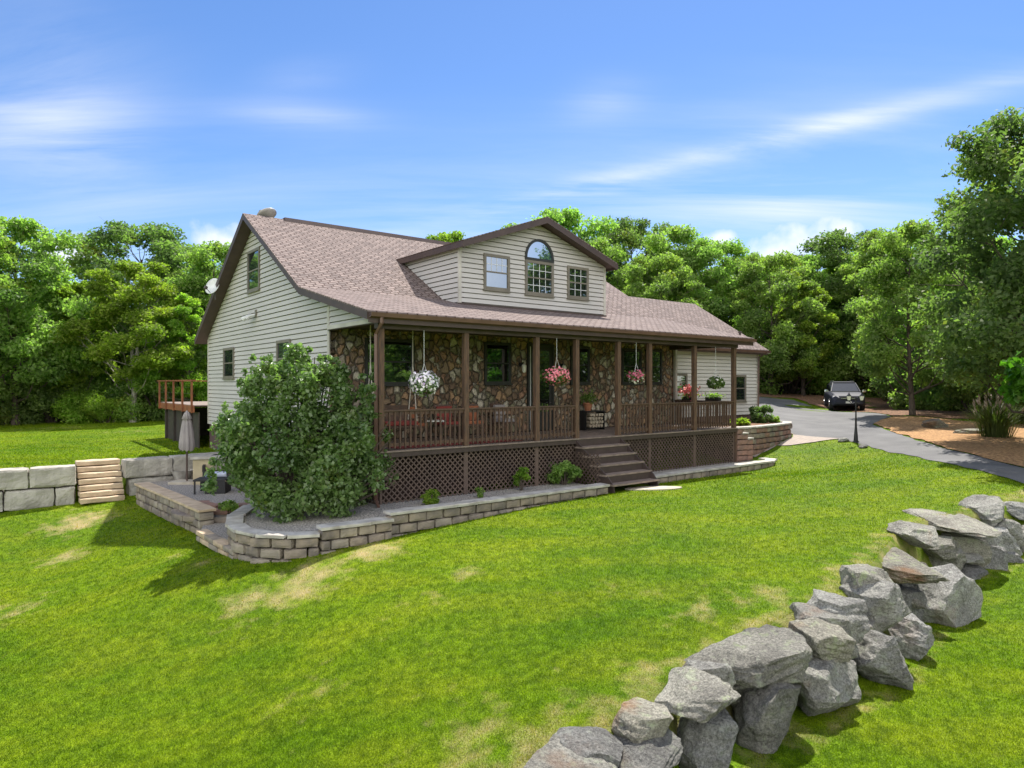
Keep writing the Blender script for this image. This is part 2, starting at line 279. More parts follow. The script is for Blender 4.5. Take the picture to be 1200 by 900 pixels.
def rockmat():
    m, t, n, l, p = nm('boulder_rock'); p.inputs['Roughness'].default_value = .9; p.inputs['Specular IOR Level'].default_value = .25
    tc = n.new('ShaderNodeTexCoord'); oi = n.new('ShaderNodeObjectInfo'); va = n.new('ShaderNodeVectorMath'); va.operation = 'ADD'
    sc = n.new('ShaderNodeVectorMath'); sc.operation = 'SCALE'; sc.inputs[0].default_value = (17, 31, 11); l.new(oi.outputs['Random'], sc.inputs['Scale'])
    l.new(tc.outputs['Object'], va.inputs[0]); l.new(sc.outputs[0], va.inputs[1]); V = va.outputs[0]
    def noi(s, d=6, ro=.6):
        q = n.new('ShaderNodeTexNoise'); q.inputs['Scale'].default_value = s; q.inputs['Detail'].default_value = d; q.inputs['Roughness'].default_value = ro; l.new(V, q.inputs[0]); return q.outputs['Fac']
    def ramp(f, *st_):
        r = n.new('ShaderNodeValToRGB'); e = r.color_ramp.elements
        for i, (po, c) in enumerate(st_):
            el = e[i] if i < 2 else e.new(po)
            el.position = po; el.color = (*c, 1)
        l.new(f, r.inputs[0]); return r.outputs[0]
    def mixc(f, a, b, mode='MIX'):
        g = n.new('ShaderNodeMix'); g.data_type = 'RGBA'; g.blend_type = mode
        if isinstance(f, float): g.inputs[0].default_value = f
        else: l.new(f, g.inputs[0])
        l.new(a, g.inputs[6]); l.new(b, g.inputs[7]); return g.outputs[2]
    c = ramp(noi(2.2), (.35, (.23, .22, .20)), (.65, (.42, .405, .365)))
    c = mixc(.8, c, ramp(noi(34, 10, .8), (.38, (.30, .30, .30)), (.62, (1.45, 1.45, 1.42))), 'MULTIPLY')
    lich = ramp(noi(5.5, 8, .7), (.55, (0, 0, 0)), (.64, (.7, .7, .7)))
    lc = ramp(noi(1.1), (.4, (.50, .50, .44)), (.6, (.38, .42, .28)))
    c = mixc(lich, c, lc)
    rust = ramp(noi(1.3, 5), (.60, (0, 0, 0)), (.74, (.55, .55, .55))); rc = ramp(noi(3), (.3, (.26, .15, .09)), (.7, (.34, .25, .2)))
    c = mixc(rust, c, rc)
    vr = n.new('ShaderNodeMapRange'); vr.inputs[3].default_value = .75; vr.inputs[4].default_value = 1.3; l.new(oi.outputs['Random'], vr.inputs[0])
    wr = n.new('ShaderNodeMath'); wr.operation = 'FRACT'; w2 = n.new('ShaderNodeMath'); w2.operation = 'MULTIPLY'; w2.inputs[1].default_value = 7.31; l.new(oi.outputs['Random'], w2.inputs[0]); l.new(w2.outputs[0], wr.inputs[0])
    sat = n.new('ShaderNodeMapRange'); sat.inputs[3].default_value = .6; sat.inputs[4].default_value = 1.9; l.new(wr.outputs[0], sat.inputs[0])
    hv = n.new('ShaderNodeHueSaturation'); l.new(vr.outputs[0], hv.inputs['Value']); l.new(sat.outputs[0], hv.inputs['Saturation']); l.new(c, hv.inputs['Color']); c = hv.outputs[0]
    l.new(c, p.inputs['Base Color'])
    vor = n.new('ShaderNodeTexNoise'); vor.noise_type = 'RIDGED_MULTIFRACTAL'; vor.inputs['Scale'].default_value = 2.1; vor.inputs['Detail'].default_value = 7; l.new(V, vor.inputs[0])
    mr = n.new('ShaderNodeMapRange'); mr.inputs[2].default_value = 1.0; l.new(vor.outputs['Fac'], mr.inputs[0])
    ad = n.new('ShaderNodeMath'); ad.operation = 'MULTIPLY_ADD'; l.new(noi(13, 14, .72), ad.inputs[0]); ad.inputs[1].default_value = 2.2; l.new(mr.outputs[0], ad.inputs[2])
    b = n.new('ShaderNodeBump'); b.inputs['Strength'].default_value = 1.0; b.inputs['Distance'].default_value = .07; l.new(ad.outputs[0], b.inputs['Height']); l.new(b.outputs[0], p.inputs['Normal'])
    return m
M['rock'] = rockmat()
def stonemat():
    m, t, n, l, p = nm('fieldstone_veneer'); p.inputs['Roughness'].default_value = .85
    tc = n.new('ShaderNodeTexCoord'); mp = n.new('ShaderNodeMapping'); mp.inputs['Scale'].default_value = (5.2, 5.2, 4.3); l.new(tc.outputs['Object'], mp.inputs[0])
    ns = n.new('ShaderNodeTexNoise'); ns.inputs['Scale'].default_value = 1.2; ns.inputs['Detail'].default_value = 3; l.new(mp.outputs[0], ns.inputs[0])
    ad = n.new('ShaderNodeVectorMath'); ad.operation = 'MULTIPLY_ADD'; l.new(ns.outputs['Color'], ad.inputs[0]); ad.inputs[1].default_value = (.8, .8, .8); l.new(mp.outputs[0], ad.inputs[2])
    v1 = n.new('ShaderNodeTexVoronoi'); v1.inputs['Scale'].default_value = 1.0; v2 = n.new('ShaderNodeTexVoronoi'); v2.feature = 'DISTANCE_TO_EDGE'; v2.inputs['Scale'].default_value = 1.0
    for v in (v1, v2): l.new(ad.outputs[0], v.inputs[0])
    sp = n.new('ShaderNodeSeparateColor'); l.new(v1.outputs['Color'], sp.inputs[0])
    r = n.new('ShaderNodeValToRGB'); e = r.color_ramp.elements; r.color_ramp.interpolation = 'CONSTANT'
    cs = [(1.32*a, 1.22*b__, 1.1*c__) for a, b__, c__ in [(.20, .15, .10), (.30, .20, .12), (.26, .24, .20), (.15, .105, .075), (.42, .40, .34), (.26, .16, .11), (.19, .18, .12), (.25, .19, .14)]]
    e[0].position = 0; e[0].color = (*cs[0], 1); e[1].position = .14; e[1].color = (*cs[1], 1)
    for i in range(2, 8): q = e.new(i*.125+.02); q.color = (*cs[i], 1)
    l.new(sp.outputs[0], r.inputs[0])
    n2 = n.new('ShaderNodeTexNoise'); n2.inputs['Scale'].default_value = 14; n2.inputs['Detail'].default_value = 6; l.new(tc.outputs['Object'], n2.inputs[0])
    r2 = n.new('ShaderNodeValToRGB'); r2.color_ramp.elements[0].color = (.45, .45, .45, 1); r2.color_ramp.elements[1].color = (1.4, 1.4, 1.4, 1); l.new(n2.outputs['Fac'], r2.inputs[0])
    g = n.new('ShaderNodeMix'); g.data_type = 'RGBA'; g.blend_type = 'MULTIPLY'; g.inputs[0].default_value = .8; l.new(r.outputs[0], g.inputs[6]); l.new(r2.outputs[0], g.inputs[7])
    mr = n.new('ShaderNodeMapRange'); mr.inputs[1].default_value = .0; mr.inputs[2].default_value = .06; l.new(v2.outputs['Distance'], mr.inputs[0])
    g2 = n.new('ShaderNodeMix'); g2.data_type = 'RGBA'; l.new(mr.outputs[0], g2.inputs[0]); g2.inputs[6].default_value = (.085, .072, .055, 1); l.new(g.outputs[2], g2.inputs[7])
    l.new(g2.outputs[2], p.inputs['Base Color'])
    m3 = n.new('ShaderNodeMapRange'); m3.inputs[2].default_value = .18; l.new(v2.outputs['Distance'], m3.inputs[0])
    am = n.new('ShaderNodeMath'); am.operation = 'MULTIPLY_ADD'; l.new(n2.outputs['Fac'], am.inputs[0]); am.inputs[1].default_value = .4; l.new(m3.outputs[0], am.inputs[2])
    b = n.new('ShaderNodeBump'); b.inputs['Strength'].default_value = 1.0; b.inputs['Distance'].default_value = .09; l.new(am.outputs[0], b.inputs['Height']); l.new(b.outputs[0], p.inputs['Normal'])
    return m
M['stone'] = stonemat()
def shingle(name='roof_shingles', side=False):
    m, t, n, l, p = nm(name); p.inputs['Roughness'].default_value = .9; p.inputs['Specular IOR Level'].default_value = .2
    tc = n.new('ShaderNodeTexCoord'); mp = n.new('ShaderNodeMapping'); mp.inputs['Scale'].default_value = (1, 1.15, 0)
    if side: mp.inputs['Rotation'].default_value = (0, 0, R(90))
    l.new(tc.outputs['Object'], mp.inputs[0])
    br = n.new('ShaderNodeTexBrick'); br.inputs['Scale'].default_value = 1; br.inputs['Brick Width'].default_value = .26; br.inputs['Row Height'].default_value = .135
    br.inputs['Mortar Size'].default_value = .022; br.inputs['Mortar Smooth'].default_value = .3; br.inputs['Bias'].default_value = 0; br.offset = .37
    br.inputs['Color1'].default_value = (.255, .205, .185, 1); br.inputs['Color2'].default_value = (.16, .13, .12, 1); br.inputs['Mortar'].default_value = (.075, .05, .042, 1)
    l.new(mp.outputs[0], br.inputs[0])
    ns = n.new('ShaderNodeTexNoise'); ns.inputs['Scale'].default_value = 7; ns.inputs['Detail'].default_value = 9; ns.inputs['Roughness'].default_value = .75; l.new(mp.outputs[0], ns.inputs[0])
    r = n.new('ShaderNodeValToRGB'); r.color_ramp.elements[0].position = .3; r.color_ramp.elements[1].position = .7; r.color_ramp.elements[0].color = (.55, .55, .56, 1); r.color_ramp.elements[1].color = (1.45, 1.4, 1.38, 1); l.new(ns.outputs['Fac'], r.inputs[0])
    g = n.new('ShaderNodeMix'); g.data_type = 'RGBA'; g.blend_type = 'MULTIPLY'; g.inputs[0].default_value = .8; l.new(br.outputs['Color'], g.inputs[6]); l.new(r.outputs[0], g.inputs[7])
    l.new(g.outputs[2], p.inputs['Base Color'])
    b = n.new('ShaderNodeBump'); b.inputs['Strength'].default_value = .7; b.inputs['Distance'].default_value = .02; b.invert = True; l.new(br.outputs['Fac'], b.inputs['Height']); l.new(b.outputs[0], p.inputs['Normal'])
    return m
M['shingle'] = shingle(); M['shingle_side'] = shingle('dormer_shingles', True)
def pavermat():
    m, t, n, l, p = nm('walkway_pavers'); p.inputs['Roughness'].default_value = .9
    tc = n.new('ShaderNodeTexCoord'); br = n.new('ShaderNodeTexBrick'); br.inputs['Scale'].default_value = 1; br.inputs['Brick Width'].default_value = .2; br.inputs['Row Height'].default_value = .12; br.inputs['Mortar Size'].default_value = .012
    br.inputs['Color1'].default_value = (.36, .30, .25, 1); br.inputs['Color2'].default_value = (.28, .235, .20, 1); br.inputs['Mortar'].default_value = (.25, .2, .16, 1); l.new(tc.outputs['Object'], br.inputs[0]); l.new(br.outputs['Color'], p.inputs['Base Color']); return m
M['paver'] = pavermat()
M['asphalt'] = mat('worn_asphalt', (.15, .146, .143), (.092, .09, .09), .9, .85, .5, 60, 8, stretch=(1, 1, 1), lo=.3, hi=.7)
M['gravel'] = mat('grey_gravel', (.46, .42, .37), (.15, .135, .125), 26, .9, 1.0, 26, 3, dist=.04)
M['mulch'] = mat('orange_wood_chips', (.50, .29, .125), (.24, .125, .055), 12, .95, 1.0, 26, 7, dist=.05, lo=.38, hi=.62)
M['mulchdark'] = mat('dark_wood_chips', (.27, .14, .075), (.09, .055, .035), 10, .95, 1.0, 24, 7, dist=.05, lo=.38, hi=.62)
M['flag'] = mat('pale_flagstone', (.50, .45, .36), (.38, .33, .25), 4, .9, .4)
def glass(name, tint, refl, rough=.02):
    m, t, n, l, p = nm(name); p.inputs['Base Color'].default_value = (*tint, 1); p.inputs['Roughness'].default_value = .6; p.inputs['Specular IOR Level'].default_value = .05
    g = n.new('ShaderNodeBsdfGlossy'); g.inputs['Roughness'].default_value = rough; g.inputs['Color'].default_value = (.85, .92, 1, 1)
    ns = n.new('ShaderNodeTexNoise'); ns.inputs['Scale'].default_value = 2.2; tc = n.new('ShaderNodeTexCoord'); l.new(tc.outputs['Object'], ns.inputs[0])
    b = n.new('ShaderNodeBump'); b.inputs['Strength'].default_value = .06; b.inputs['Distance'].default_value = .02; l.new(ns.outputs['Fac'], b.inputs['Height']); l.new(b.outputs[0], g.inputs['Normal'])
    ms = n.new('ShaderNodeMixShader'); ms.inputs[0].default_value = refl; l.new(p.outputs[0], ms.inputs[1]); l.new(g.outputs[0], ms.inputs[2]); l.new(ms.outputs[0], n['Material Output'].inputs[0]); return m
M['glass'] = glass('window_glass', (.012, .014, .016), .36)
M['glassblue'] = glass('arched_window_glass', (.02, .06, .12), .55)
M['glassporch'] = glass('porch_window_glass', (.008, .01, .008), .28)
def simple(name, c, rough=.5, metal=0, coat=0):
    m, t, n, l, p = nm(name); p.inputs['Base Color'].default_value = (*c, 1); p.inputs['Roughness'].default_value = rough; p.inputs['Metallic'].default_value = metal; p.inputs['Coat Weight'].default_value = coat; return m
M['carpaint'] = simple('dark_blue_grey_car_paint', (.03, .032, .045), .6, 0, .0)
M['carpaint'].node_tree.nodes['Principled BSDF'].inputs['Specular IOR Level'].default_value = .2
M['carglass'] = glass('car_glass', (.01, .012, .014), .07)
M['tyre'] = simple('tyre_rubber', (.015, .015, .015), .85)
M['chrome'] = simple('bright_metal', (.6, .6, .62), .2, 1)
M['lampglass'] = simple('frosted_lamp_glass', (.75, .72, .6), .3)
M['curtain'] = simple('curtain', (.55, .55, .58), .9)

# ---------------------------------------------------------------- mesh helpers
WM = {}
class MB:
    def __init__(s): s.v = []; s.f = []; s.m = []
    def add(s, vs_, fs, mi=0):
        k = len(s.v); s.v += [tuple(q) for q in vs_]; s.f += [[i+k for i in f] for f in fs]; s.m += [mi]*len(fs); return s
    def box(s, a, b, mi=0):
        x0, y0, z0 = a; x1, y1, z1 = b
        return s.add([(x0, y0, z0), (x1, y0, z0), (x1, y1, z0), (x0, y1, z0), (x0, y0, z1), (x1, y0, z1), (x1, y1, z1), (x0, y1, z1)],
                     [(0, 3, 2, 1), (4, 5, 6, 7), (0, 1, 5, 4), (1, 2, 6, 5), (2, 3, 7, 6), (3, 0, 4, 7)], mi)
    def hexa(s, p8, mi=0):
        return s.add(p8, [(0, 3, 2, 1), (4, 5, 6, 7), (0, 1, 5, 4), (1, 2, 6, 5), (2, 3, 7, 6), (3, 0, 4, 7)], mi)
    def pbox(s, pl, a0, a1, z0, z1, o0, o1, mi=0):
        return s.hexa([pl(a0, z0, o0), pl(a1, z0, o0), pl(a1, z0, o1), pl(a0, z0, o1), pl(a0, z1, o0), pl(a1, z1, o0), pl(a1, z1, o1), pl(a0, z1, o1)], mi)
    def bar(s, p, q, w_, h_, up=(0, 0, 1), mi=0):
        p = Vector(p); q = Vector(q); d = (q-p).normalized(); up = Vector(up)
        if abs(d.dot(up)) > .98: up = Vector((1, 0, 0))
        x = d.cross(up).normalized()*w_/2; y = x.normalized().cross(d)*h_/2
        return s.hexa([p-x-y, p+x-y, q+x-y, q-x-y, p-x+y, p+x+y, q+x+y, q-x+y], mi)
    def tube(s, pts, rad, n=6, mi=0, cap=True):
        pts = [Vector(p) for p in pts]; rings = []; k = len(s.v)
        if isinstance(rad, (int, float)): rad = [rad]*len(pts)
        for i, p in enumerate(pts):
            d = (pts[min(i+1, len(pts)-1)]-pts[max(i-1, 0)]).normalized()
            a = d.cross(Vector((.13, .97, .2))).normalized()
            if a.length < .5: a = Vector((1, 0, 0))
            bb_ = d.cross(a)
            for j in range(n):
                t = 2*math.pi*j/n; s.v.append(tuple(p+(a*math.cos(t)+bb_*math.sin(t))*rad[i]))
        for i in range(len(pts)-1):
            for j in range(n):
                s.f.append([k+i*n+j, k+i*n+(j+1) % n, k+(i+1)*n+(j+1) % n, k+(i+1)*n+j]); s.m.append(mi)
        if cap:
            s.f.append([k+j for j in range(n)][::-1]); s.f.append([k+(len(pts)-1)*n+j for j in range(n)]); s.m += [mi, mi]
        return s
    def lathe(s, c, prof, n=16, mi=0):
        k = len(s.v)
        for r_, z in prof:
            for j in range(n):
                t = 2*math.pi*j/n; s.v.append((c[0]+r_*math.cos(t), c[1]+r_*math.sin(t), c[2]+z))
        for i in range(len(prof)-1):
            for j in range(n):
                s.f.append([k+i*n+j, k+i*n+(j+1) % n, k+(i+1)*n+(j+1) % n, k+(i+1)*n+j]); s.m.append(mi)
        s.f.append([k+j for j in range(n)][::-1]); s.f.append([k+(len(prof)-1)*n+j for j in range(n)]); s.m += [mi, mi]
        return s
    def prism(s, poly, fn, d0, d1, mi=0):     # polygon (a,b) mapped by fn(a,b,d)
        n = len(poly); k = len(s.v)
        s.v += [tuple(fn(a, b_, d0)) for a, b_ in poly]+[tuple(fn(a, b_, d1)) for a, b_ in poly]
        s.f.append([k+i for i in range(n)]); s.f.append([k+n+i for i in range(n)][::-1]); s.m += [mi, mi]
        for i in range(n): s.f.append([k+i, k+n+i, k+n+(i+1) % n, k+(i+1) % n]); s.m.append(mi)
        return s
    def rbox(s, c, size, rot=0, seg=5, amp=.02, sc=3.0, mi=0, rnd=.12):   # rough hewn block
        hx, hy, hz = [q/2 for q in size]; cs, sn = math.cos(rot), math.sin(rot); off = Vector((random.random()*50, random.random()*50, 0))
        idx = {}; k0 = len(s.v)
        def vid(i, j, k):
            key = (i, j, k)
            if key in idx: return idx[key]
            p = Vector((2*i/seg-1, 2*j/seg-1, 2*k/seg-1)); n_on = sum(1 for q in (i, j, k) if q in (0, seg))
            q = Vector((p.x*hx, p.y*hy, p.z*hz)); e = min(size)*rnd*.5
            if n_on >= 2: q = q-Vector((math.copysign(e, p.x) if i in (0, seg) else 0, math.copysign(e, p.y) if j in (0, seg) else 0, math.copysign(e, p.z) if k in (0, seg) else 0))
            nv = noise.noise_vector(q*sc+off)*amp+noise.noise_vector(q*sc*3+off)*amp*.5
            q = q+nv
            idx[key] = len(s.v); s.v.append((c[0]+q.x*cs-q.y*sn, c[1]+q.x*sn+q.y*cs, c[2]+q.z)); return idx[key]
        for a in range(seg):
            for b_ in range(seg):
                for w2 in (0, seg):
                    for f in ([vid(a, b_, w2), vid(a+1, b_, w2), vid(a+1, b_+1, w2), vid(a, b_+1, w2)], [vid(a, w2, b_), vid(a+1, w2, b_), vid(a+1, w2, b_+1), vid(a, w2, b_+1)], [vid(w2, a, b_), vid(w2, a+1, b_), vid(w2, a+1, b_+1), vid(w2, a, b_+1)]):
                        s.f.append(f); s.m.append(mi)
        return s
def tag(o, label=None, cat=None, group=None, kind=None):
    if label: o['label'] = label
    if cat: o['category'] = cat
    if group: o['group'] = group
    if kind: o['kind'] = kind
    return o
def thing(name, label, cat, loc=(0, 0, 0), rot=0, group=None, F=None):
    o = bpy.data.objects.new(name, None); COL.objects.link(o); o.empty_display_size = .2
    W = (F or I4) @ Matrix.Translation(loc) @ Matrix.Rotation(rot, 4, 'Z')
    o.matrix_basis = W; WM[o] = W
    return tag(o, label, cat, group)
def link_mesh(name, me, parent, W):
    o = bpy.data.objects.new(name, me); COL.objects.link(o)
    if parent is not None: o.parent = parent; WM[o] = WM[parent]
    else: o.matrix_basis = W; WM[o] = W
    return o
def mk(name, mb, mats, parent=None, F=None, smooth=False, bevel=0, label=None, W=None):
    F = F or I4; me = bpy.data.meshes.new(name)
    vw = np.array(mb.v, float); vw = vw @ np.array(F.to_3x3()).T+np.array(F.translation)
    if parent is not None: W = WM[parent]
    elif W is None:
        c = (vw.min(0)+vw.max(0))/2; W = Matrix.Translation((c[0], c[1], vw[:, 2].min())) @ F.to_3x3().to_4x4()
    Wi = W.inverted(); vl = vw @ np.array(Wi.to_3x3()).T+np.array(Wi.translation)
    me.from_pydata(vl.tolist(), [], mb.f)
    if not isinstance(mats, (list, tuple)): mats = [mats]
    for m_ in mats: me.materials.append(m_)
    if len(mats) > 1: me.polygons.foreach_set('material_index', mb.m)
    if smooth: me.polygons.foreach_set('use_smooth', [True]*len(me.polygons))
    me.update()
    o = link_mesh(name, me, parent, W)
    if bevel:
        bm_ = o.modifiers.new('bevel', 'BEVEL'); bm_.width = bevel; bm_.segments = 1; bm_.limit_method = 'ANGLE'
    if label: o['label'] = label
    return o
def dup(root, loc, rotz=0, sc=1, label=None, group=None, F=None, cat=None):
    def cp(o, par):
        c = o.copy(); COL.objects.link(c)
        if par: c.parent = par
        for ch in [q for q in KIDS.get(o.name, [])]: KIDS.setdefault(c.name, []).append(cp(ch, c))
        return c
    def reg(o):
        if o.name not in KIDS:
            KIDS[o.name] = list(o.children)
            for ch in o.children: reg(ch)
    reg(root); c = cp(root, None)
    c.matrix_basis = (F or I4) @ Matrix.Translation(loc) @ Matrix.Rotation(rotz, 4, 'Z') @ Matrix.Diagonal((*((sc, sc, sc) if isinstance(sc, (int, float)) else sc), 1))
    if label: c['label'] = label
    if group: c['group'] = group
    if cat: c['category'] = cat
    return c
KIDS = {}
def inpoly(x, y, poly):
    x = np.asarray(x); y = np.asarray(y); r = np.zeros(x.shape, bool); n = len(poly)
    for i in range(n):
        x1, y1 = poly[i][:2]; x2, y2 = poly[(i+1) % n][:2]
        if y1 == y2: continue
        c = ((y1 > y) != (y2 > y)) & (x < (x2-x1)*(y-y1)/(y2-y1)+x1); r ^= c
    return r
def drape(name, poly, m_, off=.015, step=.5, zf=None, skirt=0, wob=0.0):
    pts = []; n = len(poly)
    for i in range(n):
        a = Vector(poly[i][:2]); b_ = Vector(poly[(i+1) % n][:2]); k = max(1, int((b_-a).length/(step*.6)))
        nrm = Vector((-(b_-a).y, (b_-a).x)).normalized() if (b_-a).length > 0 else Vector((0, 0))
        for j in range(k):
            q = a.lerp(b_, j/k)
            if wob: q = q+nrm*noise.noise(Vector((q.x*1.3, q.y*1.3, 3)))*wob
            pts.append(q)
    nb = len(pts); xs = [p.x for p in pts]; ys = [p.y for p in pts]
    gx, gy = np.meshgrid(np.arange(min(xs), max(xs), step), np.arange(min(ys), max(ys), step)); gx = gx.ravel(); gy = gy.ravel()
    ins = inpoly(gx, gy, [(p.x, p.y) for p in pts])
    pts += [Vector((a, b_)) for a, b_ in zip(gx[ins], gy[ins])]
    vo, eo, fo, *_ = delaunay_2d_cdt(pts, [], [list(range(nb))], 1, 1e-5)
    X = np.array([v.x for v in vo]); Y = np.array([v.y for v in vo]); Z = (H(X, Y) if zf is None else zf(X, Y))+off
    mb = MB(); mb.v = list(zip(X, Y, Z)); mb.f = [list(f) for f in fo]; mb.m = [0]*len(fo)
    o = mk(name, mb, m_, smooth=True)
    return o

# ---------------------------------------------------------------- ground
def axis(lo, hi, a, b_, step, g=1.18):
    core = list(np.arange(a, b_+1e-6, step)); l = []; x = a; s_ = step
    while x > lo: s_ *= g; x -= s_; l.append(x)
    r = []; x = b_; s_ = step
    while x < hi: s_ *= g; x += s_; r.append(x)
    return np.array(l[::-1]+core+r)
ax_ = axis(-900, 900, -17, 17, .2); ay_ = axis(-300, 1200, 4.5, 27, .2)
GX, GY = np.meshgrid(ax_, ay_); GZ = H(GX, GY)
DRY = [(P(95, 604, -3.64), 1.0, .8), (P(75, 628, -3.66), .45, .9), (P(10, 670, -3.7), .8, .5), (P(370, 668, -3.35), .75, .7), (P(300, 690, -3.5), .7, .6), (P(440, 645, -3.2), .6, .9), (P(345, 680, -3.4), .7, .8),
       (P(545, 672, -3.2), .4, .5), (P(200, 640, -3.5), .3, .5), (P(230, 655, -3.5), .4, .5), (P(820, 720, -3.25), .5, .45), (P(880, 715, -3.2), .4, .4), (P(700, 860, -3.5), .9, .55), (P(760, 800, -3.4), .6, .6), (P(560, 880, -3.7), 1.0, .45), (P(1000, 670, -3), .5, .8),
       (P(915, 700, -3.1), .7, .5), (P(1090, 615, -2.9), .5, .6), (P(890, 880, -4.4), .5, .7), (P(1010, 800, -4.4), .4, .7), (P(750, 700, -3.2), .5, .35), (P(60, 500, -2.4), 2.5, .4), (P(150, 505, -2.4), 2, .3), (P(360, 790, -3.7), .5, .35), (P(500, 700, -3.3), .6, .3)]
def dryf(x, y):
    d = np.zeros(np.shape(x))
    for (c, r_, a) in DRY: d = np.maximum(d, a*np.exp(-(((x-c[0])**2+(y-c[1])**2)/(r_*r_))))
    db = np.abs(sdist(x, y, BW)); m_ = (x > -1) & (x < 13); d = np.maximum(d, np.where(m_, .5*np.exp(-((db-.1)/.35)**2), 0))
    d = np.maximum(d, np.where(m_ & (x < 16), .40*np.exp(-((sdist(x, y, BW)+.95)/.2)**2), 0))
    return d
nx, ny = len(ax_), len(ay_)
me = bpy.data.meshes.new('ground'); me.vertices.add(nx*ny); me.vertices.foreach_set('co', np.stack([GX, GY, GZ], -1).ravel())
ii = (np.arange(ny-1)[:, None]*nx+np.arange(nx-1)[None]).ravel(); quads = np.stack([ii, ii+1, ii+nx+1, ii+nx], -1)
me.loops.add(quads.size); me.polygons.add(len(quads)); me.loops.foreach_set('vertex_index', quads.ravel()); me.polygons.foreach_set('loop_start', np.arange(len(quads))*4)
me.update(calc_edges=True); me.polygons.foreach_set('use_smooth', np.ones(len(quads), bool)); me.materials.append(M['lawn'])
a_ = me.attributes.new('dry', 'FLOAT', 'POINT'); a_.data.foreach_set('value', dryf(GX, GY).ravel().astype('f'))
g = bpy.data.objects.new('ground', me); COL.objects.link(g); tag(g, 'sloping mown lawn with worn straw coloured patches', 'ground', kind='structure')

def pp(l): return [P(*q)[:2] for q in l]
drive = pp([(884, 473, -1.35), (930, 476, -1.5), (975, 483, -1.68), (1030, 489, -1.75), (1052, 494, -1.8), (1020, 498, -1.85), (1060, 510, -2.0), (1110, 527, -2.15), (1200, 550, -2.3)])+[(14.0, 14.5), (15.5, 11.5), (14, 10)]
drive = [P(884, 473, -1.35)[:2], P(930, 476, -1.5)[:2], P(975, 483, -1.68)[:2], P(1030, 489, -1.75)[:2], P(1045, 493, -1.8)[:2], P(1022, 498, -1.85)[:2], P(1060, 510, -2.0)[:2], P(1110, 527, -2.15)[:2], P(1200, 550, -2.3)[:2],
         (15.6, 16.6), (20.5, 16.4), (30, 20), (31, 17), (20.5, 14.6), (15.5, 15.3), (12.4, 16.1), P(1150, 554, -2.36)[:2], P(1100, 541, -2.3)[:2], P(1050, 530, -2.28)[:2], P(1008, 521, -2.25)[:2], P(985, 516, -2.2)[:2], P(950, 513, -2.15)[:2], P(931, 510, -2.1)[:2], st(20.8, 3.2), st(20.8, 14), st(24, 22)]
o = drape('driveway', drive, M['asphalt'], .02, .5, wob=.15); tag(o, 'worn grey asphalt driveway curving from the garage to the right', 'driveway', kind='structure')
mul2 = [P(1024, 497.5, -1.84)[:2], P(1047, 493.3, -1.8)[:2], P(1062, 492, -1.75)[:2], (20.5, 31), (25, 30), (27, 22), (21, 17.4), (15.6, 16.75), P(1200, 549.5, -2.3)[:2], P(1110, 526.5, -2.15)[:2], P(1060, 509.5, -2.0)[:2]]
mul2 = [(x, y) for x, y in mul2]
o = drape('mulch', mul2, M['mulch'], .04, .4, wob=.25); tag(o, 'orange wood chip bed across the driveway around the single trunk', 'mulch', kind='structure')
mul1 = [P(870, 473, -1.35)[:2], P(930, 475.5, -1.5)[:2], P(975, 482, -1.68)[:2], P(1030, 488.5, -1.75)[:2], P(1047, 492.5, -1.79)[:2], P(1062, 491, -1.74)[:2], (20.5, 32), (28, 33), (34, 44), (22, 50), (10, 48)]
o = drape('mulch', mul1, M['mulchdark'], .03, .6, wob=.3); tag(o, 'brown leaf litter bank rising from the driveway to the woods', 'leaf litter', kind='structure')
cpts_ = lambda l: [st(*q) for q in l]
walk = [P(886, 534, -2.6)[:2], *cpts_([(14.9, .12), (16, .14), (17, .26), (18.6, .55), (19.4, 1.0), (20.3, 2.5), (20.7, 2.9)]), P(931, 510, -2.1)[:2], P(952, 512.5, -2.15)[:2], P(985, 515.5, -2.2)[:2], P(955, 517.5, -2.22)[:2], P(925, 519, -2.25)[:2], P(905, 524, -2.42)[:2], P(893, 530, -2.53)[:2]]
o = drape('walkway', walk, M['paver'], .03, .3); tag(o, 'tan paver walkway between lawn and planter wall', 'path', kind='structure')

# ---------------------------------------------------------------- main house
Z0 = -3.0
house = thing('house', 'two storey beige sided house with stone porch front and brown shingle roof', 'house', (6.9, 6, Z0), 0, None, MH)
def kid(name, mb, m_, parent=house, **k): return mk(name, mb, m_, parent, F=MH, **k)
S0, S1 = -.4, 14.5
prof = [(-.25, 1.60), (3.81, 2.57), (8.67, 5.49), (14.9, 1.72)]
def roofslab(s0, s1, pr, th, dz=0):
    mb = MB(); n = len(pr); poly = [(t, z+dz) for t, z in pr]+[(t, z+dz-th) for t, z in pr[::-1]]
    for i in range(n-1):
        q = [pr[i], pr[i+1]]
        a = [(q[0][0], q[0][1]+dz), (q[1][0], q[1][1]+dz)]
        mb.hexa([(s0, a[0][0], a[0][1]-th), (s1, a[0][0], a[0][1]-th), (s1, a[1][0], a[1][1]-th), (s0, a[1][0], a[1][1]-th), (s0, a[0][0], a[0][1]), (s1, a[0][0], a[0][1]), (s1, a[1][0], a[1][1]), (s0, a[1][0], a[1][1])])
    return mb
roof = kid('roof', roofslab(S0-.03, S1+.03, [(-.29, 1.59)]+prof[1:3]+[(14.94, 1.70)], .035, .035), M['shingle'])
kid('soffit', roofslab(S0+.002, S1-.002, prof, .13, -.004), M['brown'])
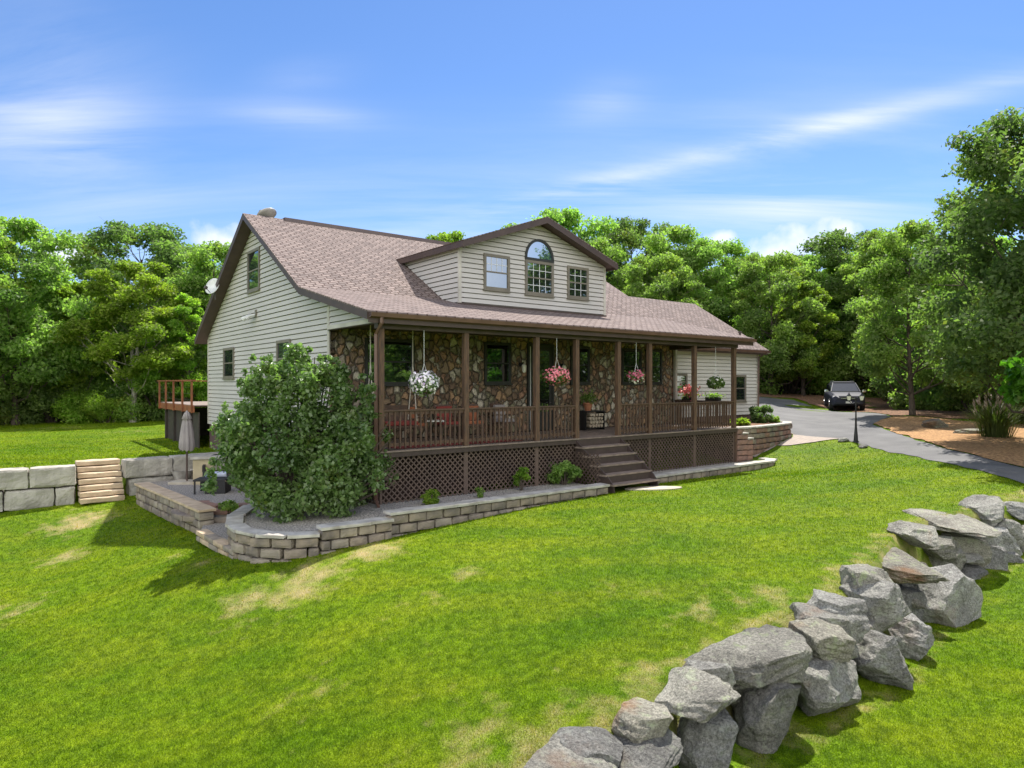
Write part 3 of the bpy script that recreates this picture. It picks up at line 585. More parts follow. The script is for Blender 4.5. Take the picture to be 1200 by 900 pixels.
def rake(s0, s1, pr, ht):
    mb = MB()
    for i in range(len(pr)-1):
        (t0, z0), (t1, z1) = pr[i], pr[i+1]
        mb.hexa([(s0, t0, z0-ht), (s1, t0, z0-ht), (s1, t1, z1-ht), (s0, t1, z1-ht), (s0, t0, z0-.002), (s1, t0, z0-.002), (s1, t1, z1-.002), (s0, t1, z1-.002)])
    return mb
kid('rake_board', rake(S0-.025, S0, prof, .17), M['brown']); kid('rake_board', rake(S1, S1+.025, prof, .17), M['brown'])
kid('ridge_vent', MB().hexa([(.9, 8.5, 5.43), (14.3, 8.5, 5.43), (14.3, 8.84, 5.43), (.9, 8.84, 5.43), (.9, 8.55, 5.565), (14.3, 8.55, 5.565), (14.3, 8.79, 5.565), (.9, 8.79, 5.565)]), M['brown'], parent=roof)
kid('fascia', MB().box((S0, -.28, 1.36), (S1, -.25, 1.585)), M['brown'])
def gutter(s0, s1, t, z):
    mb = MB(); prf = [(0, 0), (-.11, .03), (-.13, .12), (-.115, .12), (-.10, .045), (0, .02)]
    n = len(prf); k = 0
    vs_ = [(s0, t+a, z+b_) for a, b_ in prf]+[(s1, t+a, z+b_) for a, b_ in prf]
    fs = [(i, (i+1) % n, n+(i+1) % n, n+i) for i in range(n)]+[tuple(range(n))[::-1], tuple(range(n, 2*n))]
    return mb.add(vs_, fs)
gut = kid('gutter', gutter(S0, S1+.02, -.282, 1.46), M['gutter'])
def downspout(pts): return MB().tube(pts, .045, 4)
kid('downspout', downspout([(-.12, -.36, 1.48), (-.12, -.36, 1.36), (-.13, -.1, 1.12), (-.13, -.1, -2.6), (-.2, -.35, -2.72)]), M['gutter'])
def siding(poly, pl, course=.15, zbase=-1.56, out=.03):
    mb = MB(); zs = [p[1] for p in poly]
    k0 = math.floor((min(zs)-zbase)/course); k1 = math.ceil((max(zs)-zbase)/course)
    def clip(pg, z, keep_above):
        o_ = []
        for i in range(len(pg)):
            a, b_ = pg[i], pg[(i+1) % len(pg)]
            ia = (a[1] >= z) == keep_above or a[1] == z; ib = (b_[1] >= z) == keep_above or b_[1] == z
            if ia: o_.append(a)
            if ia != ib:
                f = (z-a[1])/(b_[1]-a[1]); o_.append((a[0]+f*(b_[0]-a[0]), z))
        return o_
    for k in range(k0, k1):
        z0, z1 = zbase+k*course, zbase+(k+1)*course
        pg = clip(poly, z0, True)
        if len(pg) < 3: continue
        pg = clip(pg, z1, False)
        if len(pg) < 3: continue
        zg = z1-.024; f = lambda z: out-(out-.006)*(z-z0)/course
        p1 = clip(pg, zg, False); p2 = clip(pg, zg, True)
        if len(p1) > 2: mb.add([pl(a, z, f(z)) for a, z in p1], [tuple(range(len(p1)))])
        if len(p2) > 2: mb.add([pl(a, z, -.045) for a, z in p2], [tuple(range(len(p2)))])
        lo = [a for a, z in pg if abs(z-z0) < 1e-6]
        if len(lo) >= 2: mb.add([pl(min(lo), z0, out), pl(max(lo), z0, out), pl(max(lo), z0, -.045), pl(min(lo), z0, -.045)], [(0, 1, 2, 3)])
    return mb
gl = lambda a, z, o_: (-o_, a, z)             # left gable
gr = lambda a, z, o_: (14.0+o_, a, z)         # right gable
fw = lambda a, z, o_: (a, 2.8-o_, z)          # stone front
df = lambda a, z, o_: (a, 2.9-o_, z)          # dormer front
dl = lambda a, z, o_: (4.12-o_, a, z)
dr = lambda a, z, o_: (10.23+o_, a, z)
rz = lambda t: 5.49-.605*abs(t-8.67)
gA = [(3.81, -1.56), (14.5, -1.56), (14.5, 1.82), (8.67, 5.34), (3.81, 2.43)]
gA2 = [(2.8, -1.56), (3.81, -1.56), (3.81, 2.43), (2.8, 2.19)]
gB = [(.0, 1.46), (2.8, 1.46), (2.8, 2.19), (0, 1.53)]
core = MB()                                    # solid body behind the cladding
core.box((.17, 2.87, -1.56), (13.83, 14.3, 1.4)); kid('wall_core', core, M['foundation'])
for pl in (gl, gr):
    mb = siding(gA, pl); mb2 = siding(gA2, pl); mb3 = siding(gB, pl)
    for q in (mb2, mb3): mb.add(q.v, q.f)
    wl_ = kid('siding_wall', mb, M['siding'])
    for q in (gA, gB, gA2): kid('gable_backing', MB().prism(q, pl, -.16, -.05), M['foundation'], parent=wl_)
kid('corner_trim', MB().pbox(gl, 2.74, 2.86, -1.56, 2.0, .0, .035), M['trimlight']); kid('corner_trim', MB().pbox(gl, 14.42, 14.52, -1.56, 1.75, 0, .035), M['trimlight'])
kid('header_trim', MB().pbox(gl, .0, 2.73, 1.40, 1.50, .072, .09), M['trimlight'])
kid('corner_trim', MB().box((13.93, 2.70, -1.5), (14.04, 2.82, 1.5)), M['trimlight'])
kid('foundation', MB().box((.03, 2.9, -3.6), (13.97, 14.47, -1.562)), M['foundation'])
rear = MB().box((0, 14.5, -1.56), (14, 14.52, 1.7)); kid('rear_wall', rear, M['siding'])
kid('stone_wall', MB().box((-.0, 2.8, -1.5), (13.93, 2.86, 1.62)), M['stone'])
# windows
def window(pl, a0, a1, z0, z1, fr=.09, fm=None, gm=None, mull=True, grid=(0, 0), gridlow=True, parent=house, label=None, mm=None):
    fm = fm or M['winframe']; gm = gm or M['glass']; mb = MB(); o1 = .06
    mb.pbox(pl, a0, a0+fr, z0, z1, 0, o1).pbox(pl, a1-fr, a1, z0, z1, 0, o1).pbox(pl, a0+fr, a1-fr, z0, z0+fr, 0, o1+.005).pbox(pl, a0+fr, a1-fr, z1-fr, z1, 0, o1)
    mb.pbox(pl, a0-.02, a1+.02, z0-.04, z0-.002, 0, o1+.03)
    zm = (z0+z1)/2
    wd = mk('window', mb, fm, parent, F=MH, label=label)
    ia0, ia1, iz0, iz1 = a0+fr+.001, a1-fr-.001, z0+fr+.001, z1-fr-.001
    mk('pane', MB().pbox(pl, ia0, ia1, iz0, iz1, 0, .03), gm, wd, F=MH)
    if mull: mk('sash_rail', MB().pbox(pl, ia0, ia1, zm-.022, zm+.022, .031, .048), fm, wd, F=MH)
    if grid[0]:
        mb = MB()
        for (b0, b1) in (((zm+.02, iz1), (iz0, zm-.02)) if gridlow else ((zm+.02, iz1),)):
            for i in range(1, grid[0]): a = ia0+(ia1-ia0)*i/grid[0]; mb.pbox(pl, a-.009, a+.009, b0+.001, b1-.001, .031, .037)
            for i in range(1, grid[1]): z = b0+(b1-b0)*i/grid[1]; mb.pbox(pl, ia0+.001, ia1-.001, z-.009, z+.009, .0385, .041)
        mk('muntins', mb, mm or M['white'], wd, F=MH)
    return wd
window(gl, 8.22, 9.45, 3.05, 4.42, label='tall upper window under the gable peak')
window(gl, 5.47, 6.63, .2, 1.31, fm=M['winframe'], label='lower gable window nearest the porch')
window(gl, 11.0, 12.3, .2, 1.31, label='lower gable window nearest the rear corner')
window(df, 4.98, 5.98, 2.90, 4.0, grid=(4, 2), gridlow=False, label='left dormer window')
window(df, 8.44, 9.43, 2.90, 3.99, grid=(3, 2), label='right dormer window')
cw = window(df, 6.61, 7.82, 2.88, 3.99, grid=(4, 2), label='middle dormer window below the arch')
# arched light
def arch(pl, c, z, r0, r1, o0, o1, n=18):
    mb = MB()
    for i in range(n):
        a, b_ = math.pi*i/n, math.pi*(i+1)/n
        p = lambda r_, t_, o_: pl(c+r_*math.cos(t_), z+r_*math.sin(t_)*1.05, o_)
        mb.hexa([p(r0, a, o0), p(r1, a, o0), p(r1, b_, o0), p(r0, b_, o0), p(r0, a, o1), p(r1, a, o1), p(r1, b_, o1), p(r0, b_, o1)])
    return mb
aw = kid('window', arch(df, 7.215, 4.07, .53, .61, 0, .06).pbox(df, 6.61, 7.82, 3.992, 4.07, 0, .07), M['darkframe'], label='half round arched window over the middle dormer window')
hp = [(7.215+.53*math.cos(math.pi*i/20), 4.072+.53*1.05*math.sin(math.pi*i/20)) for i in range(21)]
kid('pane', MB().prism(hp, df, 0, .03), M['glassblue'], parent=aw)
pk = dict(fm=M['darkframe'], gm=M['glassporch'], fr=.08)
window(fw, 1.0, 2.5, -.02, 1.24, label='wide porch window left of the white petunias', **pk)
window(fw, 4.94, 5.96, 0, 1.28, label='porch window left of the front door', **pk)
window(fw, 8.5, 9.4, 0, 1.28, label='porch window right of the front door', **pk)
window(fw, 11.0, 12.05, 0, 1.28, label='porch window behind the crimson basket', **pk)
window(fw, 12.3, 13.2, 0, 1.28, label='porch window nearest the right stone corner', **pk)
dmb = MB().pbox(fw, 6.62, 6.70, -1.5, 1.30, 0, .07).pbox(fw, 7.66, 7.74, -1.5, 1.30, 0, .07).pbox(fw, 6.70, 7.66, 1.22, 1.30, 0, .07)
door = kid('door', dmb.pbox(fw, 6.70, 7.66, -1.5, 1.22, 0, .03), M['darkframe'])
kid('door_glass', MB().pbox(fw, 6.82, 7.54, -.9, 1.08, .031, .038), M['glassporch'], parent=door)
kid('handle', MB().tube([(7.58, 2.74, -.6), (7.58, 2.70, -.6), (7.50, 2.70, -.6)], .012, 6), M['chrome'], parent=door)
kid('storm_strip', MB().pbox(fw, 6.705, 6.73, -1.45, 1.2, .031, .075), M['white'], parent=door)
for s_ in (6.35, 8.05):
    wl_ = kid('wall_light', MB().box((s_-.05, 2.70, .55), (s_+.05, 2.80, .67)).tube([(s_, 2.72, .63), (s_, 2.62, .7), (s_, 2.60, .62)], .012, 5), M['black'])
    kid('lamp_glass', MB().lathe((s_, 2.60, .36), [(.04, 0), (.06, .04), (.075, .22), (.03, .26)], 8), M['lampglass'], parent=wl_)
# dormer
DC, DHW, DE, DR = 7.18, 3.24, 4.17, 5.33
def dslab(th, dz, f0, ex=0):
    mb = MB()
    tE, tR = (DE-.284)/.6+.05, (DR-.284)/.6+.02
    for sg in (-1, 1):
        e, c = DC+sg*(DHW+ex), DC
        ze = DE-ex*.358
        top = [(e, f0, ze), (c, f0, DR), (c, tR, DR), (e, tE, ze)]
        mb.hexa([(x, y, z+dz-th) for x, y, z in top]+[(x, y, z+dz) for x, y, z in top])
    return mb
dorm = kid('dormer_roof', dslab(.03, .035, 2.42, .02), M['shingle_side'])
kid('soffit', dslab(.10, -.002, 2.452), M['brown'], parent=dorm)
for sg in (-1, 1):
    e = DC+sg*DHW; mb = MB()
    mb.hexa([(e, 2.425, DE-.18), (DC, 2.425, DR-.18), (DC, 2.45, DR-.18), (e, 2.45, DE-.18), (e, 2.425, DE), (DC, 2.425, DR), (DC, 2.45, DR), (e, 2.45, DE)])
    kid('dormer_rake_board', mb, M['brown']); kid('dormer_fascia', MB().box((min(e, e+sg*.03), 2.425, DE-.17), (max(e, e+sg*.03), 6.5, DE-.01)), M['brown'])
dpoly = [(4.12, 2.3), (10.23, 2.3), (10.23, 4.13), (7.18, 5.2), (4.12, 4.13)]
dw = kid('dormer_wall', siding(dpoly, df, zbase=2.3), M['siding'], label='dormer front wall of lap siding')
kid('dormer_backing', MB().prism(dpoly, df, -.15, -.05), M['foundation'], parent=dw)
dside = [(2.9, 2.2), (3.9, 2.5), (6.6, 4.1), (2.9, 4.1)]
for pl in (dl, dr):
    q = kid('dormer_wall', siding(dside, pl, zbase=2.3), M['siding']); kid('dormer_backing', MB().prism(dside, pl, -.15, -.05), M['foundation'], parent=q)
kid('corner_trim', MB().box((4.075, 2.855, 2.36), (4.16, 2.94, 4.1)), M['trimlight']); kid('corner_trim', MB().box((10.19, 2.855, 2.36), (10.275, 2.94, 4.1)), M['trimlight'])
kid('flashing', MB().box((4.05, 2.84, 2.28), (10.3, 2.90, 2.42)), M['brown'])
# porch
PS = [0.03, 2.36, 4.66, 6.13, 7.84, 9.25, 11.49, 13.72]; DK = -1.53
for s_ in PS: kid('porch_post', MB().box((s_-.068, -.068, DK), (s_+.068, .068, 1.26)), M['wood'], bevel=.006)
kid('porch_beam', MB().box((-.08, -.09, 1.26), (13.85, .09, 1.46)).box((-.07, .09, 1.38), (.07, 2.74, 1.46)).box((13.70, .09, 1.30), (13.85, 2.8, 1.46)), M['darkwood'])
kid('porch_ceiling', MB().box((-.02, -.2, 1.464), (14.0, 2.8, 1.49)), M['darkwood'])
fl = MB()
for i in range(21): fl.box((-.1, -.1+i*.14, DK-.035), (13.88, -.1+i*.14+.134, DK))
kid('porch_floor', fl, M['tread'])
kid('rim_board', MB().box((-.08, -.08, DK-.15), (13.86, -.045, DK-.036)).box((-.08, -.045, DK-.15), (-.045, 2.8, DK-.036)).box((13.83, -.045, DK-.15), (13.86, 2.8, DK-.036)), M['riser'])
for (a, b_, ax2) in [(PS[0], PS[1], 0), (PS[1], PS[2], 0), (PS[2], PS[3], 0), (PS[4], PS[5], 0), (PS[5], PS[6], 0), (PS[6], PS[7], 0), (.07, 2.8, 1), (.07, 2.62, 2)]:
    a += .068; b_ -= .068
    def bx(a0, a1, o0, o1, z0, z1, mb):
        if ax2 == 0: mb.box((a0, o0, z0), (a1, o1, z1))
        elif ax2 == 1: mb.box((.03+o0, a0, z0), (.03+o1, a1, z1))
        else: mb.box((13.72+o0, a0, z0), (13.72+o1, a1, z1))
    mb = MB(); bx(a, b_, -.06, .06, DK+.90, DK+.935, mb); bx(a, b_, -.02, .02, DK+.82, DK+.901, mb)
    rl = kid('railing', mb, M['rail']); mb = MB(); bx(a, b_, -.02, .02, DK+.09, DK+.17, mb); kid('bottom_rail', mb, M['rail'], parent=rl)
    mb = MB(); n = round((b_-a)/.135)
    for i in range(1, n): x = a+(b_-a)*i/n; bx(x-.018, x+.018, -.058, -.021, DK+.05, DK+.88, mb)
    kid('balusters', mb, M['rail'], parent=rl)
def lattice(pl, a0, a1, z0, z1, sp=.145, wd_=.031):
    mb = MB()
    for dirn, o0 in ((1, 0), (-1, .012)):
        k = a0-(z1-z0)-sp
        while k < a1+(z1-z0)+sp:
            # line a = k + dirn*(z-z0)
            if dirn == 1: pa, pb = (k, z0), (k+(z1-z0), z1)
            else: pa, pb = (k+(z1-z0), z0), (k, z1)
            t0, t1 = 0, 1; dx = pb[0]-pa[0]
            ta, tb_ = sorted(((a0-pa[0])/dx, (a1-pa[0])/dx)); t0, t1 = max(0, ta), min(1, tb_)
            if t1-t0 > .02:
                q0 = (pa[0]+dx*t0, pa[1]+(z1-z0)*t0); q1 = (pa[0]+dx*t1, pa[1]+(z1-z0)*t1); w2 = wd_*.7
                mb.hexa([pl(q0[0]-w2, q0[1], o0), pl(q0[0]+w2, q0[1], o0), pl(q0[0]+w2, q0[1], o0+.01), pl(q0[0]-w2, q0[1], o0+.01), pl(q1[0]-w2, q1[1], o0), pl(q1[0]+w2, q1[1], o0), pl(q1[0]+w2, q1[1], o0+.01), pl(q1[0]-w2, q1[1], o0+.01)])
            k += sp
    return mb
lf = lambda a, z, o_: (a, -.0-o_, z); ll = lambda a, z, o_: (-.03-o_, a, z)
LZ0, LZ1 = -2.93, DK-.15
for a, b_ in ((.06, 2.30), (2.42, 4.6), (4.72, 6.1), (7.9, 9.2), (9.31, 11.43), (11.55, 13.66)):
    lp = kid('lattice_panel', lattice(lf, a, b_, LZ0, LZ1), M['lattice'])
    kid('lattice_frame', MB().pbox(lf, a-.06, a-.001, LZ0, LZ1, -.005, .026), M['lattice'], parent=lp); kid('lattice_frame', MB().pbox(lf, b_+.001, b_+.06, LZ0, LZ1, -.005, .026), M['lattice'], parent=lp)
kid('lattice_panel', lattice(ll, .06, 2.8, LZ0-.2, LZ1), M['lattice'])
kid('sun_block_panel', MB().box((13.78, .07, LZ0-.2), (13.81, 2.88, LZ1)), M['riser'])  # unseen solid panel, added to keep sun from entering under the porch
kid('porch_pier', MB().box((13.74, -.06, -2.9), (13.86, .06, LZ1)), M['rail'])
# porch steps
sb = thing('porch_steps', 'wide brown wooden steps with pale treads up to the porch', 'steps', (7.0, -1, -2.85), 0, None, MH)
NS = 5; RI = .228
for k in range(1, NS+1):
    z = DK-RI*k; t = -.1-.285*k
    trd = mk('tread', MB().box((6.02, t-.02, z-.045), (7.9, t+.30, z)), M['tread'], sb, F=MH)
    mk('riser', MB().box((6.09, t+.285, z+.001), (7.83, t+.30, z+RI-.046)), M['riser'], sb, F=MH)
for s_ in (6.06, 7.83):
    mb = MB(); pg = [(-.08, DK-.06), (-.08, DK-.5), (-1.25, -2.9), (-1.53, -2.9), (-1.5, DK-RI*5-.05), (-1.35, DK-RI*4.4)]
    mb.prism(pg, lambda a, b_, d: (s_+d, a, b_), 0, .035); mk('stringer', mb, M['riser'], sb, F=MH)
lp = mk('lattice_panel', lattice(lambda a, z, o_: (6.04-o_, a, z), -1.05, -.1, -2.85, -1.9), M['lattice'], sb, F=MH)

# ---------------------------------------------------------------- garage
gar = thing('garage', 'single storey pale sided wing with brown shingle roof beyond the porch', 'garage', (17.3, 7, -1.6), 0, None, MH)
gf = lambda a, z, o_: (a, 3.4-o_, z)
def gk(n_, mb, m_, p=gar, **k): return mk(n_, mb, m_, p, F=MH, **k)
gp = [(14.05, -1.35), (20.6, -1.35), (20.6, 1.45), (14.05, 1.45)]
gk('siding_wall', siding(gp, gf, zbase=-1.35), M['garage_siding'])
ge = [(3.4, -1.35), (10.56, -1.35), (10.56, 1.45), (6.98, 3.75), (3.4, 1.55)]
gs_ = lambda a, z, o_: (20.6+o_, a, z)
gk('siding_wall', siding(ge, gs_, zbase=-1.35), M['garage_siding'])
gk('wall_core', MB().box((14.1, 3.46, -1.35), (20.5, 10.5, 1.42)).prism([(3.5, 1.4), (6.98, 3.7), (10.4, 1.4)], lambda a, b_, d: (d, a, b_), 14.1, 20.59), M['foundation'])
gk('foundation', MB().box((14.05, 3.42, -2.2), (20.58, 10.5, -1.352)), M['foundation'])
gpr = [(3.0, 1.50), (6.98, 3.93), (10.96, 1.50)]
rf = gk('roof', roofslab(13.95, 20.83, [(2.96, 1.48), (6.98, 3.93), (11.0, 1.48)], .03, .035), M['shingle'])
gk('soffit', roofslab(14.02, 20.8, gpr, .12, -.004), M['brown']); gk('rake_board', rake(20.8, 20.825, gpr, .2), M['brown'])
gk('gutter', gutter(14.05, 20.84, 2.99, 1.36), M['gutter']); gk('fascia', MB().box((14.05, 2.991, 1.30), (20.8, 3.01, 1.48)), M['brown'])
gk('downspout', downspout([(20.5, 2.9, 1.40), (20.56, 3.3, 1.2), (20.56, 3.33, -1.5)]), M['gutter'])
gk('corner_trim', MB().box((20.54, 3.35, -1.35), (20.63, 3.44, 1.4)), M['trimlight'])
window(gf, 14.75, 15.5, -.25, .42, parent=gar, fm=M['winframe'], label='small garage window half hidden by the stone corner')
window(gf, 18.8, 19.65, -.78, .40, parent=gar, fm=M['winframe'], label='tall garage window right of the last porch post')
gk('vent_pipe', MB().tube([(20.0, 3.9, 2.0), (20.0, 3.9, 2.35)], .05, 8).tube([(20.0, 3.9, 2.32), (20.0, 3.9, 2.38)], .09, 8), M['chimney'])

# ---------------------------------------------------------------- dishes, flood light
def dish(loc, rot, tilt, r_, m_, label, F=MH):
    t = thing('satellite_dish', label, 'satellite dish', loc, rot, None, F)
    W = WM[t]; mb = MB(); pr = [(r_*q, -.12*r_+.3*r_*q*q) for q in (.02, .3, .55, .8, 1)]+[(r_*q, -.12*r_+.3*r_*q*q-.02) for q in (1, .8, .55, .3, .02)]
    mb.lathe((0, 0, 0), pr, 20)
    Mt = W @ Matrix.Translation((0, 0, .45)) @ Matrix.Rotation(tilt, 4, 'X')
    d = mk('reflector', mb, m_, t, F=Mt, smooth=True)
    mk('mast', MB().tube([(0, .1, 0), (0, .1, .3), (0, .04, .42)], .025, 6), M['chimney'], t, F=W)
    mk('feed_arm', MB().tube([(0, -r_*.9, 0), (0, -r_*.6, r_*.9)], .012, 5).box((-.04, -r_*.6-.05, r_*.9-.04), (.04, -r_*.6+.05, r_*.9+.06)), M['chimney'], d, F=Mt)
    return t
dish((.45, 8.95, 5.18), R(200), R(30), .33, M['dish'], 'grey brown satellite dish standing on the roof ridge')
dish((-.5, 11.9, 3.05), R(-60), R(70), .31, M['white'], 'white satellite dish at the rear roof edge of the gable')
fl_ = thing('flood_light', 'small white twin flood light on the gable siding', 'light', (-.02, 8.6, 2.25), 0, None, MH)
mk('bracket', MB().box((-.06, 8.52, 2.2), (-.023, 8.64, 2.42)), M['winframe'], fl_, F=MH)
for a in (0, .22): mk('lamp_head', MB().tube([(-.06, 8.6+a*.3, 2.26), (-.2, 8.66+a, 2.22), (-.32, 8.70+a*1.4, 2.12)], [.03, .05, .085], 8), M['white'], fl_, F=MH)

# ---------------------------------------------------------------- rear deck
rd = thing('rear_deck', 'raised cedar deck with red brown railing behind the left corner', 'deck', (1, 17.5, -2.4), 0, None, MH)
def rk(n_, mb, m_, p=rd): return mk(n_, mb, m_, p, F=MH)
RS, RT0, RT1, RZ = -.5, 14.55, 20.8, -.83
rk('deck_floor', MB().box((RS, RT0, RZ-.04), (4, RT1, RZ)), M['tread'])
rk('rim_board', MB().box((RS-.03, RT0, RZ-.28), (RS-.001, RT1, RZ-.03)).box((RS-.03, RT1, RZ-.28), (4, RT1+.03, RZ-.03)), M['cedar'])
for t in (14.75, 16.3, 17.9, 19.4, 20.75): rk('rail_post', MB().box((RS-.09, t-.06, RZ-.3), (RS-.031, t+.06, RZ+.95)), M['cedar'])
rk('top_rail', MB().box((RS-.12, RT0, RZ+.951), (RS+.04, RT1+.1, RZ+1.0)).box((RS+.04, RT1, RZ+.951), (4, RT1+.1, RZ+1.0)), M['cedar'])
rk('wire_infill', MB().tube([(RS-.03, RT0, RZ+.2), (RS-.03, RT1, RZ+.2)], .008, 4).tube([(RS-.03, RT0, RZ+.45), (RS-.03, RT1, RZ+.45)], .008, 4).tube([(RS-.03, RT0, RZ+.7), (RS-.03, RT1, RZ+.7)], .008, 4), M['black'])
rk('deck_skirt', MB().box((RS+.15, RT0, -2.7), (RS+.19, RT1-.6, RZ-.28)).box((RS+.19, RT1-.64, -2.7), (4, RT1-.6, RZ-.28)), M['screen'])
for t in (15.6, 17, 18.5, 20.1): rk('support_post', MB().box((RS+.05, t-.07, -2.7), (RS+.148, t+.07, RZ-.29)), M['screen'])

# ---------------------------------------------------------------- concrete block wall
bw = thing('block_retaining_wall', 'retaining wall of huge grey concrete blocks left of the patio', 'wall', (-14, 20, -3.7))
def along(p, q, d):
    v = Vector(q)-Vector(p); L = v.length; return Vector(p)+v*(d/L), math.atan2(v.y, v.x), L
def bblock(a, b_, zt, ht=.58, th=.6):
    a = Vector(a); b_ = Vector(b_); d = b_-a; n = Vector((d.y, -d.x)).normalized()
    c = (a+b_)/2+n*(-.05)
    mb = MB().rbox((c.x, c.y, zt-ht/2), (d.length-.025, th, ht), math.atan2(d.y, d.x), 8, .028, 3.5, rnd=.07)
    mk('block', mb, M['concrete'], bw)
def lp_(p, q, f): return (p[0]+(q[0]-p[0])*f, p[1]+(q[1]-p[1])*f)
A, B, C_, D_ = (-20.6, 15.5), (-13.1, 20.55), (-12.15, 21.3), (-9.7, 23.6)
dAB = 9.04
def at(d): return lp_(A, B, d/dAB)
for (d0, d1, zt) in [(3.06, 4.26, -2.47), (4.26, 5.46, -2.46), (5.46, 6.66, -2.46), (6.66, 7.86, -2.45), (7.86, 9.02, -2.44), (3.6, 4.88, -3.06), (4.88, 6.08, -3.06), (6.08, 7.28, -3.06), (7.28, 8.49, -3.05), (8.49, 9.0, -3.05), (5.46, 6.9, -3.66), (6.9, 9.0, -3.66)]: bblock(at(d0), at(d1), zt)
for (f0, f1, zt) in [(0, .42, -2.36), (.42, 1, -2.34), (.04, .45, -2.96), (.45, 1, -2.95), (.04, .4, -3.55)]: bblock(lp_(C_, D_, f0), lp_(C_, D_, f1), zt)
ss = thing('stone_steps', 'flight of rough tan stone steps through the concrete block wall', 'steps', (-12.6, 20.7, -3.7))
ang = math.atan2(C_[1]-B[1], C_[0]-B[0]); nrm = Vector((math.sin(ang), -math.cos(ang)))
cst = Vector(((B[0]+C_[0])/2, (B[1]+C_[1])/2))
for i in range(7):
    zt = -2.36-.172*i; c = cst-nrm*(.62-.15*i)+nrm*.10
    mk('step', MB().rbox((c.x, c.y, zt-.08), (1.17, .5, .16), ang, 5, .014, 5, rnd=.15), M['stepstone'], ss)

# ---------------------------------------------------------------- garden walls of paver blocks
def gwall(name, label, path, ztop, zbot, m_, th=.28, cap=True, bh=.2, bl=.42, capm=None, group=None):
    c0 = path[len(path)//2]
    t = thing(name, label, 'wall', (c0[0], c0[1], zbot), 0, group)
    segs = []; L = 0
    for i in range(len(path)-1):
        a, b_ = Vector(path[i]), Vector(path[i+1]); segs.append((L, L+(b_-a).length, a, b_)); L += (b_-a).length
    def pos(d):
        d = min(max(d, 0), L-1e-6)
        for l0, l1, a, b_ in segs:
            if d < l1: return a.lerp(b_, (d-l0)/(l1-l0)), math.atan2((b_-a).y, (b_-a).x)
    zt = ztop-(.07 if cap else 0); rows = math.ceil((zt-zbot)/bh); mb = MB(); n = max(1, round(L/bl))
    for r_ in range(rows):
        z = zt-bh*(r_+.5); off = .5*(r_ % 2)
        for i in range(-1, n):
            d0, d1 = (i+off)*L/n, (i+1+off)*L/n
            d0, d1 = max(0, d0), min(L, d1)
            if d1-d0 < .05: continue
            p, a = pos((d0+d1)/2)
            mb.rbox((p.x+random.uniform(-.01, .01), p.y+random.uniform(-.01, .01), z), (d1-d0-.008, th, bh-.008), a, 3, .010, 6, mi=random.choice((0, 0, 1)), rnd=.16)
    mk('blocks', mb, [m_, M['tanblock']] if m_ is not M['redblock'] else [m_, M['paverblock']], t)
    if cap:
        mb = MB(); n2 = max(1, round(L/.55))
        for i in range(n2):
            p, a = pos((i+.5)*L/n2); mb.rbox((p.x, p.y, ztop-.035), (L/n2*1.02, th+.07, .068), a, 3, .006, 5, rnd=.12)
        mk('cap', mb, capm or M['capstone'], t)
    return t
def cpts(l): return [st(*q) for q in l]
gA_ = cpts([(-.55, -1.42), (1, -1.45), (3, -1.42), (5.85, -1.4)])
gwall('garden_wall', 'long low paver wall edging the gravel bed left of the porch steps', gA_, -2.62, -3.25, M['paverblock'])
gwall('garden_wall', 'low paver wall edging the gravel bed right of the porch steps', cpts([(8.05, -.95), (10, -.85), (12.5, -.85), (14.6, -.85), (15.1, -.6), (15.15, -.2)]), -2.66, -2.98, M['paverblock'])
gwall('garden_wall', 'short middle tier of paver wall in front of the lilac bush', cpts([(-2.0, -1.4), (-1.2, -1.46), (-.5, -1.45)]), -2.74, -3.4, M['paverblock'])
gwall('garden_wall', 'lowest curved tier of paver wall around the lilac bush bed', cpts([(-1.6, 2.9), (-2.2, 2.3), (-2.75, 1.4), (-3.0, .6), (-3.05, -.1), (-2.85, -.75), (-2.5, -1.15), (-1.98, -1.38)]), -2.86, -3.5, M['paverblock'])
pw = [P(166, 566, -2.95)[:2], P(200, 580, -2.96)[:2], P(243, 599, -2.98)[:2]]
gwall('patio_wall', 'straight low paver wall between lawn and gravel patio', pw, -2.93, -3.55, M['paverblock'], capm=M['stepstone'], th=.34)
gwall('edging_wall', 'single course paver edging in the lawn below the curved steps', [P(236, 621, -3.3)[:2], P(280, 645, -3.3)[:2]], -3.28, -3.42, M['stepstone'], cap=False, bh=.12, bl=.6, th=.25)
# curved patio steps
cs_ = thing('curved_patio_steps', 'two curved paver steps leading down from the patio gravel', 'steps', (-6.8, 15.6, -3.4))
cc = Vector(P(277, 590, -3.1)[:2])
for k, (rr, zt) in enumerate(((1.35, -3.16), (1.05, -3.03), (.8, -2.98))):
    mb = MB()
    for i in range(6):
        a = R(205+i*24); p = cc+Vector((math.cos(a), math.sin(a)))*rr
        mb.rbox((p.x, p.y, zt-.07), (rr*.46, .34, .14), a+R(90), 3, .008, 5, rnd=.12)
    mk('step', mb, M['redblock'] if k else M['paverblock'], cs_)
